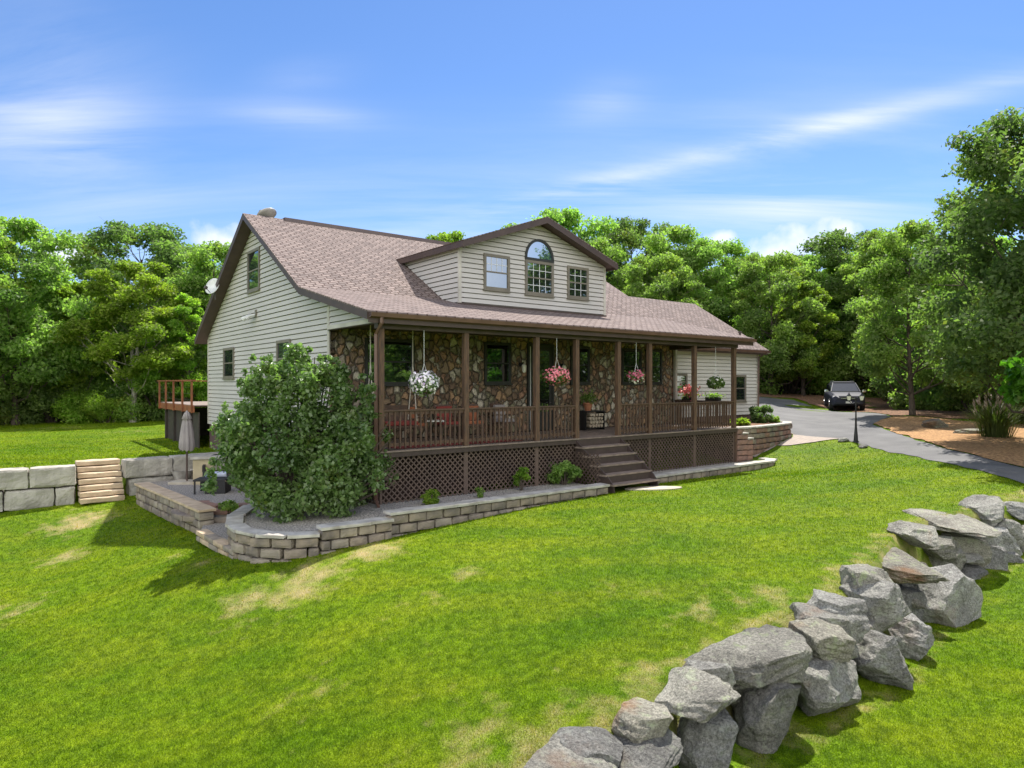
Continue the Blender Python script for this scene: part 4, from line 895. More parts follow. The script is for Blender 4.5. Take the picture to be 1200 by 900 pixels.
# right planter
PLANT = cpts([(14.2, .4), (15.5, .35), (17, .5), (18.5, .8), (19.1, 1.2), (19.4, 1.9), (20.2, 2.7), (20.5, 3.5), (14.1, 3.5)])
plp = cpts([(14.2, .35), (15.5, .3), (17, .45), (18.5, .75), (19.2, 1.15), (19.5, 1.9), (20.2, 2.7)])
gwall('planter_wall', 'curved reddish block planter wall beside the walkway', plp, -1.55, -2.5, M['redblock'])
st_ = thing('stepped_pier', 'stepped pier of tan blocks at the right porch corner', 'wall', (*st(14.2, -.1), -2.9))
for i, (s_, zt) in enumerate(((13.98, -1.58), (14.28, -1.78), (14.6, -1.98))):
    zb = -2.95; k = 0
    mb = MB()
    while zt-.19*k > zb+.05: mb.rbox((*st(s_, .1), zt-.19*k-.095), (.33, .42, .185), R(38.1), 3, .01, 6, rnd=.14); k += 1
    mk('blocks', mb, M['redblock'], st_)
    mk('cap', MB().rbox((*st(s_, .1), zt+.03), (.36, .46, .06), R(38.1), 3, .004, 5), M['capstone'], st_)
# gravel beds
def bedz(X, Y):
    s_ = (X-HX)*UX+(Y-HY)*UY; k = np.clip((s_+2.2)/2.0, 0, 1); return -2.93+.19*k
bed = cpts([(5.85, -1.35), (3, -1.37), (1, -1.4), (-.55, -1.38), (-2, -1.33), (-2.5, -1.1), (-2.8, -.7), (-3.0, -.1), (-2.95, .6), (-2.7, 1.4), (-2.15, 2.25), (-1.5, 2.85), (.2, 2.85), (.2, .2), (5.85, .2)])
o = drape('gravel_bed', bed, M['gravel'], 0, .3, zf=bedz); tag(o, 'grey gravel bed under the bush and along the lattice', 'gravel', kind='structure')
o = drape('gravel_bed', cpts([(8.05, .2), (8.05, -.9), (10, -.8), (14.6, -.8), (15.05, -.3), (14.7, .2)]), M['gravel'], 0, .3, zf=lambda X, Y: X*0-2.74); tag(o, 'grey gravel strip under the lattice right of the steps', 'gravel', kind='structure')
o = drape('gravel_bed', [(x, y) for x, y in (PLANT)], M['mulchdark'], 0, .4, zf=lambda X, Y: X*0-1.62); tag(o, 'planter bed in front of the garage wall', 'gravel', kind='structure')
patio = [P(164, 566, -3.1)[:2], P(200, 580, -3.1)[:2], P(243, 600, -3.1)[:2], P(255, 600, -3.1)[:2], cpts([(-1.6, 2.9)])[0], st(.1, 3), st(.1, 11), (-9.8, 23.3), (-11.9, 21.2)]
o = drape('patio_gravel', patio, M['gravel'], 0, .4, zf=lambda X, Y: X*0-3.10); tag(o, 'grey gravel patio beside the house', 'gravel', kind='structure')
lg = [(-7.35, 16.3), P(236, 620, -3.3)[:2], P(280, 643, -3.3)[:2], cpts([(-3.0, -.1)])[0], cpts([(-2.7, 1.4)])[0], cpts([(-1.6, 2.9)])[0], (-6.3, 17.2)]
o = drape('gravel_path', lg, M['gravel'], 0, .3, zf=lambda X, Y: X*0-3.30); tag(o, 'lower gravel landing below the curved steps', 'gravel', kind='structure')
pc = Vector(P(766, 573, -2.86)[:2])
mb = MB(); pg = [(pc.x+math.cos(a)*(.78+.06*math.sin(3*a)), pc.y+math.sin(a)*.42) for a in [2*math.pi*i/16 for i in range(16)]]
mb.prism(pg, lambda a, b_, d: (a, b_, h(a, b_)+d), -.05, .035); o = mk('stepping_stone', mb, M['flag']); tag(o, 'flat pale paving slab in the lawn at the foot of the porch steps', 'stone')

# ---------------------------------------------------------------- boulders
rr0 = random.Random(9)
def boulder_mesh(w_, d_, h_, seed, flat=.0, sub=4):
    import bmesh
    bm = bmesh.new(); bmesh.ops.create_icosphere(bm, subdivisions=sub, radius=1); r_ = random.Random(seed); off = Vector((seed*3.1, seed*1.7, 0))
    pls = []
    for i in range(17):
        n_ = Vector((r_.gauss(0, 1), r_.gauss(0, 1), r_.gauss(0, .8))).normalized(); pls.append((n_, r_.uniform(.50, .82)))
    pls += [(Vector((r_.uniform(-.15, .15), r_.uniform(-.2, .1), 1)).normalized(), .62), (Vector((r_.uniform(-.3, .3), -1, r_.uniform(-.1, .3))).normalized(), .68)]
    for v in bm.verts:
        p = v.co.copy()*(1+.12*noise.noise(v.co*1.3+off))
        for n_, dd in pls:
            e = p.dot(n_)-dd
            if e > 0: p -= n_*e*1.0
        q = p*1.0
        p += v.normal*(.05*noise.fractal(q*3+off, 1, 2.1, 5)+.04*(noise.noise(Vector((q.x*2, q.y*2, q.z*9))+off)))
        p += v.normal*.03*(noise.ridged_multi_fractal(q*2.2+off, .9, 2.2, 4, 1.0, 2.0)-1.2)
        v.co = p
    ext = [(min(v.co[k] for v in bm.verts), max(v.co[k] for v in bm.verts)) for k in range(3)]
    for v in bm.verts: v.co = Vector([((v.co[k]-(ext[k][0]+ext[k][1])/2)/(ext[k][1]-ext[k][0]))*(w_, d_, h_)[k] for k in range(3)])
    me = bpy.data.meshes.new('boulder'); bm.to_mesh(me); bm.free(); me.materials.append(M['rock'])
    me.polygons.foreach_set('use_smooth', [False]*len(me.polygons)); return me
def rayline(px_, off):
    lo, hi = 3.0, 25.0; k = (px_-600)/800
    for _ in range(40):
        m_ = (lo+hi)/2
        if float(sdist(np.array([k*m_]), np.array([m_]), BW)[0]) < -off: lo = m_
        else: hi = m_
    return lo
BY = lambda x: float(np.interp(x, [600, 700, 780, 830, 890, 930, 990, 1030, 1080, 1130, 1200, 1260], [6.6, 7.0, 7.75, 8.3, 8.9, 9.35, 10.2, 11.4, 13.6, 14.8, 15.9, 17.0]))
BD = [ # x0,x1,y0,y1, depth offset, tilt, lean, label
 (612, 723, 861, 899, .0, 4, .8, 'flat tan topped slab at the lower left end of the boulder wall'),
 (703, 794, 838, 890, .05, -4, .7, 'blocky grey boulder beside the flat slab at the lower left'),
 (716, 812, 876, 935, -.25, 8, .8, 'low slab under the blocky boulder at the bottom edge'),
 (772, 864, 782, 846, -.05, -14, .9, 'pale wedge shaped boulder lying on the tall upright one'),
 (790, 862, 815, 912, -.1, 0, .7, 'tall upright boulder under the pale wedge'),
 (816, 944, 732, 818, .05, -10, .8, 'large craggy boulder with bright top left of the small rounded pair'),
 (855, 931, 782, 876, -.22, 12, .7, 'smooth grey boulder below the large craggy one'),
 (924, 983, 716, 775, -.05, 14, .9, 'small greenish rounded boulder right of the craggy one'),
 (939, 1008, 687, 750, .15, 6, .8, 'light flaky boulder behind the greenish rounded one'),
 (912, 1010, 748, 824, -.25, -6, .8, 'broad dark boulder at the base under the greenish one'),
 (999, 1057, 676, 748, .0, -20, .6, 'upright dark slab boulder with a straight top edge'),
 (998, 1063, 729, 778, -.35, -12, .9, 'pointed pale boulder at the base of the upright slab'),
 (1042, 1086, 716, 766, -.32, 5, .8, 'low boulder between the pointed base boulder and the biggest one'),
 (1012, 1094, 643, 693, .16, 3, 1.15, 'wide flat white slab level with the lawn'),
 (1048, 1136, 658, 748, -.3, -16, .8, 'biggest boulder, half in shade, below the flat white slab'),
 (1073, 1122, 622, 654, .1, -10, .9, 'small layered dark boulder above the flat white slab'),
 (1076, 1152, 599, 633, .22, 3, 1.1, 'long flat pale slab at the lawn edge above the layered one'),
 (1098, 1152, 636, 660, -.1, 0, .9, 'thin mossy slab between layered and reddish stones'),
 (1108, 1150, 654, 682, -.2, 6, .8, 'reddish brown stone in the middle of the wall face'),
 (1112, 1152, 676, 712, -.4, 0, .8, 'squat boulder beneath the reddish stone'),
 (1050, 1100, 610, 652, .16, 3, 1.1, 'grey lawn edge boulder between the flat white slab and the long pale slab'),
 (1137, 1180, 583, 620, .4, -14, 1.1, 'pale tilted boulder at the top near the right edge'),
 (1142, 1174, 634, 690, -.25, 4, .8, 'narrow upright boulder right of the reddish stone'),
 (1163, 1197, 598, 640, .1, -12, .9, 'rough boulder left of the pinkish one at the right edge'),
 (1168, 1212, 583, 616, .4, 6, 1.0, 'pinkish boulder at the top of the wall on the right edge'),
 (1166, 1196, 638, 672, -.25, -8, .8, 'small grey stone low in the wall near the right edge'),
 (1184, 1218, 612, 660, -.1, 8, .8, 'boulder cut by the right edge of the view under the pinkish one'),
 (1144, 1190, 668, 694, -.45, 0, .7, 'low stone on the lower grass at the right end of the wall'),
 (1054, 1070, 693, 708, -.0, 0, 1, 'fist sized cobble wedged beside the upright slab'),
]
for i, (x0, x1, y0, y1, dd, tl, lean, lab) in enumerate(BD):
    Y = rayline((x0+x1)/2, .42-dd*.9); w_ = (x1-x0)*Y/800; hh = (y1-y0)*Y/800; dep = w_*lean
    hh2 = max(hh*.35, hh-dep*.33); c = PD((x0+x1)/2, (y0+y1)/2, Y)
    hz = hh2*1.06
    if dd < -.15:
        bot = min(c[2]-hh2*.62, h(c[0]+.25, c[1]-.35)-.12); hz = c[2]+hh2*.56-bot; c = (c[0], c[1], (c[2]+hh2*.56+bot)/2)
    me = boulder_mesh(w_*1.06, max(dep*1.1, .85), hz, i+3, sub=5 if Y < 12 else 4)
    o = bpy.data.objects.new('boulder', me); COL.objects.link(o)
    o.matrix_basis = Matrix.Translation((c[0], c[1]+.04, c[2]+(.05 if dd > .15 else -.03)-(.10 if i < 3 else 0))) @ Matrix.Rotation(R(tl), 4, 'Y') @ Matrix.Rotation(R(8), 4, 'X') @ Matrix.Rotation(R((-i*37 % 30)-15+18), 4, 'Z')
    tag(o, lab, 'boulder', 'boulders stacked along the lawn edge')
for i, (fx, fy, fs, lab_) in enumerate([(690, 893, .55, 'low filler stone under the two lower left slabs'), (752, 858, .5, 'filler stone behind the pale wedge boulder'), (868, 800, .6, 'filler stone between the two lower grey boulders'), (905, 770, .7, 'filler stone in the gap below the greenish boulder'),
   (962, 740, .7, 'filler stone between the flaky boulder and the upright slab'), (1003, 745, .6, 'filler stone left of the pointed base boulder'), (1050, 712, .8, 'filler stone between the upright slab and the biggest boulder'), (1075, 690, .9, 'filler stone above the biggest boulder'),
   (1098, 660, .9, 'filler stone behind the thin mossy slab'), (1125, 648, .9, 'filler stone above the reddish stone'), (1160, 640, .9, 'filler stone in the right part of the wall face'), (1180, 655, .8, 'filler stone low at the right part of the wall'), (1140, 690, .8, 'filler stone at the foot of the wall right of the biggest boulder'), (1020, 690, .7, 'filler stone behind the upright slab'), (828, 800, .5, 'filler stone between the wedge and the craggy boulder')]):
    Y = rayline(fx, .26); c = PD(fx, fy, Y); o = bpy.data.objects.new('boulder', boulder_mesh(fs*1.25, fs*1.1, fs, 120+i, sub=4)); COL.objects.link(o); o.location = c
    tag(o, lab_, 'boulder', 'boulders stacked along the lawn edge')
# rubble fill of the wall's off-frame continuation
for i in range(7):
    x = 12.6+i*1.15; y = float(np.interp(x, [11.7, 15, 20], [15.5, 16.6, 18.4]))-.3
    o = bpy.data.objects.new('boulder', boulder_mesh(1.4, 1.0, 1.3, 60+i, sub=3)); COL.objects.link(o); o.location = (x, y, h(x, y+.5)-.45)
    tag(o, 'boulder of the wall continuing beyond the right edge', 'boulder', 'boulders beyond the right edge')
def stone(px_, py_, z, w_, d_, hh, lab, seed):
    c = P(px_, py_, z); o = bpy.data.objects.new('rock', boulder_mesh(w_, d_, hh, seed, sub=4)); COL.objects.link(o); o.location = (c[0], c[1], h(c[0], c[1])+hh*.25); tag(o, lab, 'rock'); return o
stone(1095, 503, -1.92, 1.0, .7, .55, 'dark brown rock on the wood chips right of the single trunk', 90)
stone(1140, 508, -1.95, 1.5, .8, .25, 'flat pale rock on the wood chips left of the tall grass', 91)
stone(988, 518, -2.22, .5, .4, .2, 'small pale rock at the lawn corner left of the lamp post', 92)
stone(1012, 523.5, -2.26, .35, .3, .15, 'small pale rock just right of the lamp post base', 93)

# ---------------------------------------------------------------- foliage
def leafmesh(name, c, size, bias=.5, aspect=.6, seed=0, outward=None, lv=None, fold=.25):
    r_ = np.random.default_rng(seed); n = len(c); nr = r_.normal(size=(n, 3)); nr[:, 2] += bias
    if outward is not None: nr += outward*.7
    nr /= np.linalg.norm(nr, axis=1)[:, None]
    t = r_.normal(size=(n, 3)); a = np.cross(nr, t); a /= np.linalg.norm(a, axis=1)[:, None]; b_ = np.cross(nr, a)
    s_ = size*r_.uniform(.6, 1.35, n)[:, None]
    v = np.stack([c-a*s_, c+b_*s_*aspect+nr*s_*fold, c+a*s_, c-b_*s_*aspect+nr*s_*fold], 1).reshape(-1, 3)
    me = bpy.data.meshes.new(name); me.vertices.add(4*n); me.vertices.foreach_set('co', v.ravel().astype('f'))
    me.loops.add(4*n); me.polygons.add(n); me.loops.foreach_set('vertex_index', np.arange(4*n)); me.polygons.foreach_set('loop_start', np.arange(n)*4)
    me.update(calc_edges=True)
    if lv is None: lv = r_.random(n)
    q = me.attributes.new('lv', 'FLOAT', 'FACE'); q.data.foreach_set('value', lv.astype('f')); return me
def crown_pts(clumps, nleaf, seed, squash=.62):
    r_ = np.random.default_rng(seed); C = np.array([q[:3] for q in clumps]); Rr = np.array([q[3] for q in clumps]); wts = Rr**2; k = r_.choice(len(C), nleaf, p=wts/wts.sum())
    d = r_.normal(size=(nleaf, 3)); d /= np.linalg.norm(d, axis=1)[:, None]
    rad = r_.uniform(.25, 1, nleaf)**.55*(1+.25*r_.normal(size=nleaf)*.6)
    # twiggy sub-clusters inside a clump
    sub = r_.normal(size=(len(C), 10, 3)); sub /= np.linalg.norm(sub, axis=2)[:, :, None]; sj = sub[k, r_.integers(0, 10, nleaf)]
    off = (d*rad[:, None]*.62+sj*.52)*Rr[k][:, None]; off[:, 2] *= squash
    out = d*.5+sj*.5
    cl = r_.random(len(C))[k]*.5+r_.random(nleaf)*.5
    return C[k]+off, out, cl
def make_tree(name, label, cat, H_, Rc, hb, ncl, nleaf, lsize, lm, bm_, seed, group=None, r0=None, top=.55, trunks=1, lean=0):
    r_ = random.Random(seed); t = thing(name, label, cat, (0, 0, 0), 0, group)
    clumps = []; mb = MB(); r0 = r0 or H_*.016
    for k in range(ncl):
        f = (k+.5)/ncl; z = hb+(H_-hb)*(.04+.94*f**.9); fz = (z-hb)/(H_-hb)
        env = Rc*(math.sin(math.pi*min(1, fz*.82+.16))**top); a = k*2.39996+r_.uniform(-.5, .5); rr = env*math.sqrt(r_.uniform(.08, 1.0))*.95
        rc = Rc*r_.uniform(.22, .40)*(1-.35*fz)
        clumps.append((rr*math.cos(a), rr*math.sin(a), min(z, H_-rc*.4), rc))
    clumps.append((0, 0, H_-Rc*.18, Rc*.24))
    for tk in range(trunks):
        ox = tk*.9; pts = []; hh = H_*.82; nseg = 8; wob = [r_.uniform(-1, 1) for _ in range(4)]
        for i in range(nseg+1):
            f = i/nseg; pts.append((ox+lean*f*f*H_+.025*H_*wob[0]*math.sin(f*4+wob[2])+tk*.1*f*H_, .025*H_*wob[1]*math.sin(f*3.3+wob[3]), hh*f))
        rad = [r0*(1.35 if i == 0 else 1)*(1-.85*i/nseg) for i in range(nseg+1)]
        mb.tube([(p[0], p[1], p[2]-(.3 if i == 0 else 0)) for i, p in enumerate(pts)], rad, 8, cap=False)
        for k, c in enumerate(clumps):
            if k % trunks != tk: continue
            zc = max(hb*.55, c[2]-math.hypot(c[0], c[1])*.75-.3); f = min(.97, zc/hh); i = f*nseg; j = min(nseg-1, int(i)); p0 = Vector(pts[j]).lerp(Vector(pts[j+1]), i-j)
            mid = p0.lerp(Vector(c[:3]), .5)+Vector((0, 0, -.06*H_*r_.random())); rb = r0*.38*(1-.6*f)
            mb.tube([p0, mid, Vector(c[:3])+Vector((0, 0, c[3]*.2))], [rb, rb*.6, rb*.2], 5, cap=False)
            for e in range(3):
                q = Vector(c[:3])+Vector((r_.gauss(0, 1), r_.gauss(0, 1), r_.gauss(0, .5)))*c[3]*.6
                mb.tube([mid.lerp(Vector(c[:3]), .6), q], [rb*.35, rb*.08], 4, cap=False)
    mk('trunk', mb, bm_, t, smooth=True)
    pts, out, lv = crown_pts(clumps, nleaf, seed)
    me = leafmesh('crown', pts, lsize, .55, .62, seed, out, lv); me.materials.append(lm); link_mesh('crown', me, t, None)
    return t
T = {}
T['a'] = make_tree('maple_tree', 'x', 'tree', 13, 4.6, 2.6, 44, 34000, .118, M['leafA'], M['bark'], 11)
T['b'] = make_tree('ash_tree', 'x', 'tree', 13, 4.0, 3.2, 38, 30000, .115, M['leafB'], M['palebark'], 22, trunks=2)
T['c'] = make_tree('oak_tree', 'x', 'tree', 14, 5.2, 4.0, 46, 34000, .12, M['leafC'], M['bark'], 33)
T['d'] = make_tree('young_tree', 'x', 'tree', 10, 3.2, 1.2, 34, 24000, .105, M['leafB'], M['bark'], 44)
T['e'] = make_tree('beech_tree', 'x', 'tree', 13, 4.6, 1.6, 48, 36000, .12, M['leafA'], M['bark'], 55, top=.4)
T['f'] = make_tree('oak_tree', 'x', 'tree', 14, 5.4, 2.6, 74, 80000, .105, M['leafC'], M['bark'], 66, top=.42)
BASEH = {'f': 14, 'a': 13, 'b': 13, 'c': 14, 'd': 10, 'e': 13}
used = set()
def place(kind, px_, top, Y, lab, wid=1.0, rot=None, group='trees along the wood edge', zb=None):
    X = (px_-600)/800*Y; z = (h(X, Y) if zb is None else zb)-.05; hh = (450-top)*Y/800-z; s_ = hh/BASEH[kind]*1.0
    rot = rot if rot is not None else random.uniform(0, 6.28)
    sc = (s_*wid, s_*wid, s_)
    if kind not in used:
        used.add(kind); o = T[kind]; o.matrix_basis = Matrix.Translation((X, Y, z)) @ Matrix.Rotation(rot, 4, 'Z') @ Matrix.Diagonal((*sc, 1)); o['label'] = lab; o['group'] = group; return o
    return dup(T[kind], (X, Y, z), rot, sc, lab, group)
TL = 'trees along the wood edge'
for a in [
 ('a', 18, 256, 42, 'tall airy tree with dark trunk at the left edge of the photo'), ('e', -45, 262, 40, 'leafy tree just outside the left edge'),
 ('d', 92, 330, 45, 'low bushy tree between the left edge tree and the pale twin trunks'), ('b', 158, 306, 43, 'yellow green tree with pale twin trunks on the back lawn', 1.15),
 ('c', 162, 264, 53, 'dark round crowned tree rising behind the pale twin trunks', 1.15), ('d', 218, 345, 44, 'young bright tree left of the rear deck'), ('a', 252, 286, 49, 'tree whose crown shows just left of the gable roof'),
 ('e', 60, 348, 50, 'mid green tree behind the left edge trunk'), ('e', 120, 352, 51, 'full tree behind and left of the pale twin trunks'), ('e', 205, 322, 50, 'full tree behind the bright young one by the deck'), ('a', 310, 300, 56, 'tree hidden behind the gable roof'),
 ('e', 0, 325, 56, 'second row tree behind the left edge'), ('c', 240, 310, 58, 'second row tree behind the deck corner'),
 ('b', 522, 273, 62, 'tree tip showing over the roof left of the dormer', .9), ('a', 660, 246, 58, 'tree crown rising directly behind the dormer peak', 1.05), ('e', 615, 268, 62, 'tree peeping over the left dormer slope'),
 ('e', 708, 285, 56, 'bright leafy tree right of the dormer eave'), ('c', 742, 258, 60, 'airy dark tree top between dormer and garage ridge', .9), ('a', 795, 268, 54, 'round tree crown above the garage ridge'),
 ('e', 770, 300, 50, 'full green tree right behind the garage ridge'), ('e', 838, 283, 52, 'tree above the garage rake'), ('e', 902, 298, 49, 'dense tree right of the garage corner with forked stem', .95), ('a', 872, 300, 56, 'back row tree over the garage corner'),
 ('d', 940, 330, 49, 'bright low tree behind the parked car on its left'), ('c', 985, 272, 54, 'dark tree top above the parked car', 1.1), ('a', 950, 300, 54, 'tree top left of the dark one over the car'), ('e', 1015, 296, 53, 'full tree directly behind the parked car', 1.1),
 ('a', 1068, 262, 34, 'tree with a single bare lower trunk on the wood chip bed', .9), ('e', 1045, 272, 48, 'tree behind the single trunk on the wood chips'), ('e', 1105, 300, 40, 'shaded tree behind the wood chip bed'),
 ('f', 1240, 122, 22, 'very tall dark oak filling the right edge of the photo', .98), ('e', 1168, 280, 36, 'tree under the left side of the tall oak'), ('e', 1330, 300, 24, 'tree just beyond the right edge near the driveway', .8),
 ('e', 1200, 330, 33, 'low tree in shade under the tall oak'), ('a', 1290, 200, 30, 'tree outside the right edge behind the oak'), ('c', 1130, 330, 44, 'back row tree in the shade right of the chips'),
 ]:
    place(*a)
rr_ = random.Random(4)
for i in range(26):                                     # further rows: closes the wood
    px_ = -120+i*56+rr_.uniform(-15, 15); Y = rr_.uniform(64, 74)
    if 560 > px_ > 380: top = 330
    else: top = rr_.uniform(300, 330)+(32 if px_ < 240 else 0)
    place(rr_.choice('ace'), px_, top, Y, 'deep background tree seen only as leaves between nearer crowns, '+('behind the left treeline' if px_ < 240 else 'behind the house' if px_ < 880 else 'behind the right treeline'), 1.35, group='deep background trees')
for i in range(10):                                      # wood behind the photographer (seen in the window panes)
    a = R(-160+i*17.5); X, Y = 30+(i % 2)*5, -16+i*3.6
    dup(T['ace'[i % 3]], (X, Y, -5), i*1.3, (1.25, 1.25, .80), 'tree of the wood behind the camera, seen only mirrored in the windows', 'trees behind the camera')
# near maple branches at the right edge
nt_ = make_tree('maple_tree', 'young maple with large bright leaves reaching in at the right edge', 'tree', 5.6, 1.8, 1.9, 26, 6500, .11, M['leafnear'], M['bark'], 71, r0=.07)
X, Y = (1275-600)/800*17.3, 17.3; nt_.location = (X, Y, h(X, Y)-.05)
# undergrowth shrubs
def make_shrub(name, label, W_, H_, nleaf, ls, lm, seed, group=None, ncl=14, cat='shrub', low=.05):
    r_ = random.Random(seed); t = thing(name, label, cat, (0, 0, 0), 0, group); cl = []; mb = MB()
    for k in range(ncl):
        a = k*2.4; f = r_.random(); rr = W_/2*math.sqrt(r_.random())*.75; z = H_*(low+.75*f*(1-.35*(rr/(W_/2))**2)); rc = W_*r_.uniform(.14, .22)
        c = (rr*math.cos(a), rr*math.sin(a), max(rc*.5, z)); cl.append((*c, rc)); mb.tube([(c[0]*.15, c[1]*.15, -.05), (c[0]*.5, c[1]*.5, c[2]*.5), c], [.02*W_, .014*W_, .005*W_], 5, cap=False)
    mk('stem', mb, M['bark'], t); p, out, lv = crown_pts(cl, nleaf, seed, .8); me = leafmesh('foliage', p, ls, .5, .6, seed, out, lv); me.materials.append(lm); link_mesh('foliage', me, t, None); return t
sh1 = make_shrub('shrub', 'x', 5, 3.4, 15000, .085, M['leafA'], 5); sh2 = make_shrub('shrub', 'x', 5, 3.0, 15000, .08, M['leafB'], 6)
n1 = 0
SHL = ['at the left picture edge', 'just right of the left edge trunk', 'left of the low bushy tree', 'small and bright, under the low bushy tree', 'lowest and brightest, left of the pale twin trunks', 'right behind the pale twin trunks', 'right of the pale twin trunks', 'seen through the rear deck railing', 'bright one behind the rear deck corner', 'wholly beyond the left picture edge',
  'first one right of the garage corner', 'second one right of the garage corner', 'bright one left of the parked car', 'directly behind the parked car', 'right beside the parked car', 'left of the single trunk', 'right behind the single trunk', 'right of the single trunk', 'above the dark brown rock', 'left of the tall reed grass', 'behind the tall reed grass', 'beyond the right picture edge', 'hidden behind the garage roof', 'farther back right of the single trunk', 'farther back behind the reed grass']
for (px_, Y, s_, k) in [(-10, 42, 1, 0), (25, 44, 1, 0), (60, 44, 1.1, 0), (100, 44, .9, 1), (125, 43, .7, 1), (150, 46, 1.1, 0), (190, 45, 1.1, 0), (225, 46, 1.1, 0), (250, 47, 1.2, 1), (-60, 41, 1.2, 0),
   (895, 51, 1.2, 0), (925, 51, 1.2, 0), (955, 52, 1.3, 1), (985, 52, 1.3, 0), (1020, 51, 1.3, 0), (1050, 48, 1.2, 0), (1085, 41, 1.2, 0), (1115, 38, 1.1, 0), (1145, 35.5, 1.0, 0), (1175, 34, 1.0, 0), (1210, 32, 1.0, 0), (1245, 30, 1.1, 0), (860, 50, 1.2, 0), (1130, 45, 1.4, 0), (1180, 42, 1.5, 0)]:
    X = (px_-600)/800*Y; src = (sh1, sh2)[k]; side = 'left treeline' if px_ < 600 else 'right treeline'
    o = dup(src, (X, Y, h(X, Y)-.1), random.uniform(0, 6), s_, 'leafy shrub of the '+side+', '+SHL[n1], 'understorey shrubs of the '+side); n1 += 1
for s_ in (sh1, sh2):
    for ch in list(s_.children): bpy.data.objects.remove(ch)
    bpy.data.objects.remove(s_)
# big lilac bush
def big_bush():
    W = st(-1.45, .75); t = thing('lilac_bush', 'tall dense dark green bush at the front left corner of the house', 'bush', (W[0], W[1], -3.05)); r_ = random.Random(12); cl = []; mb = MB()
    ctr = [(-1.35, 3.0, .42), (-1.2, 2.5, .55), (-1.45, 1.9, .55), (-.95, 3.35, .30), (-.9, 3.0, .4), (-.15, 3.75, .32), (-.25, 3.3, .45), (.1, 3.0, .55), (.45, 3.2, .45), (.75, 3.35, .3), (1.0, 2.8, .5), (1.35, 2.3, .45), (1.55, 2.9, .22),
           (-.6, 2.4, .6), (.2, 2.3, .65), (.9, 2.0, .6), (1.5, 1.6, .5), (1.75, 1.3, .4), (-1.5, 1.3, .5), (-1.2, .9, .5), (-.6, 1.6, .65), (.1, 1.4, .7), (.8, 1.2, .65), (1.3, .9, .5), (-.8, .55, .5), (-.1, .6, .6), (.6, .6, .55), (1.1, .5, .45), (-1.7, 2.3, .3), (-1.85, 1.6, .3), (1.9, 1.8, .25), (-.3, 2.9, .45), (-1.9, 2.1, .2)]
    ctr += [(-1.5, 3.45, .13), (-1.25, 3.75, .12), (-.75, 3.75, .13), (-.35, 4.0, .12), (.05, 4.0, .13), (.35, 3.75, .13), (.75, 3.75, .14), (1.1, 3.35, .14), (1.75, 3.1, .13), (1.95, 2.5, .13), (-2.0, 2.7, .12), (-2.1, 1.5, .14), (2.15, 1.5, .14), (1.7, 3.35, .1)]
    ctr = [q for q in ctr if q[2] > .15]+[(x_+.03*(z_ > 3)*k_, z_-.14-k_*.24, .13+.035*k_) for x_, z_, rc_ in ctr if rc_ <= .15 for k_ in range(3)]
    for x, z, rc in ctr:
        for q in range(2):
            dz = (1 if q else -1)*r_.uniform(.3, .75); c = (x*.84+r_.uniform(-.15, .15), dz*(1.2 if z < 2.2 else .6), z*1.0, rc*(.86 if z < 2.2 else .66)); cl.append(c)
        mb.tube([(x*.12, 0, -.1), (x*.5, dz*.4, z*.45), (x*.95, dz*.8, z*.95)], [.05, .035, .01], 6, cap=False)
    mk('stem', mb, M['bark'], t, F=Matrix.Translation((W[0], W[1], -3.05)) @ Matrix.Rotation(R(-5), 4, 'Z'))
    p, out, lv = crown_pts(cl, 40000, 3, 1.0); me = leafmesh('foliage', p, .052, .6, .62, 5, out, lv); me.materials.append(M['leafbush']); link_mesh('foliage', me, t, None)
big_bush()
def small_plant(px_, py_, z, W_, H_, n_, ls, lm, name, label, seed):
    c = P(px_, py_, z); t = make_shrub(name, label, W_, H_, n_, ls, lm, seed, ncl=9, cat='plant'); t.location = (c[0], c[1], z); return t
small_plant(505, 590, -2.72, .55, .35, 500, .045, M['leafB'], 'bed_plant', 'small bright plant in the gravel bed nearest the big bush', 31)
small_plant(562, 582, -2.72, .3, .25, 200, .04, M['leafA'], 'bed_plant', 'tiny sprig in the gravel between the two left bed plants', 32)
small_plant(611, 574, -2.72, .45, .75, 900, .04, M['leafB'], 'bed_plant', 'narrow upright plant standing against the lattice', 33)
small_plant(661, 566, -2.70, 1.0, .72, 2200, .05, M['leafA'], 'bed_plant', 'rounded green plant against the lattice left of the porch steps', 34)
small_plant(268, 600, -3.1, .5, .3, 400, .045, M['leafA'], 'bed_plant', 'small weed at the top of the curved patio steps', 35)
c = st(18.6, 2.0); t = make_shrub('round_shrub', 'round clipped dark shrub at the garage wall corner', .95, .85, 4500, .04, M['leafC'], 36, ncl=16); t.location = (c[0], c[1], -1.64)
c = st(16.2, 1.4); t = make_shrub('hosta', 'bright low hosta plant in the planter by the last porch post', .8, .35, 350, .09, M['leafB'], 37, ncl=9, cat='plant'); t.location = (c[0], c[1], -1.64)
c = st(19.0, 1.6); t = make_shrub('bed_plant', 'small green sprig at the outer end of the planter', .5, .4, 300, .06, M['leafB'], 38, ncl=7, cat='plant'); t.location = (c[0], c[1], -1.64)
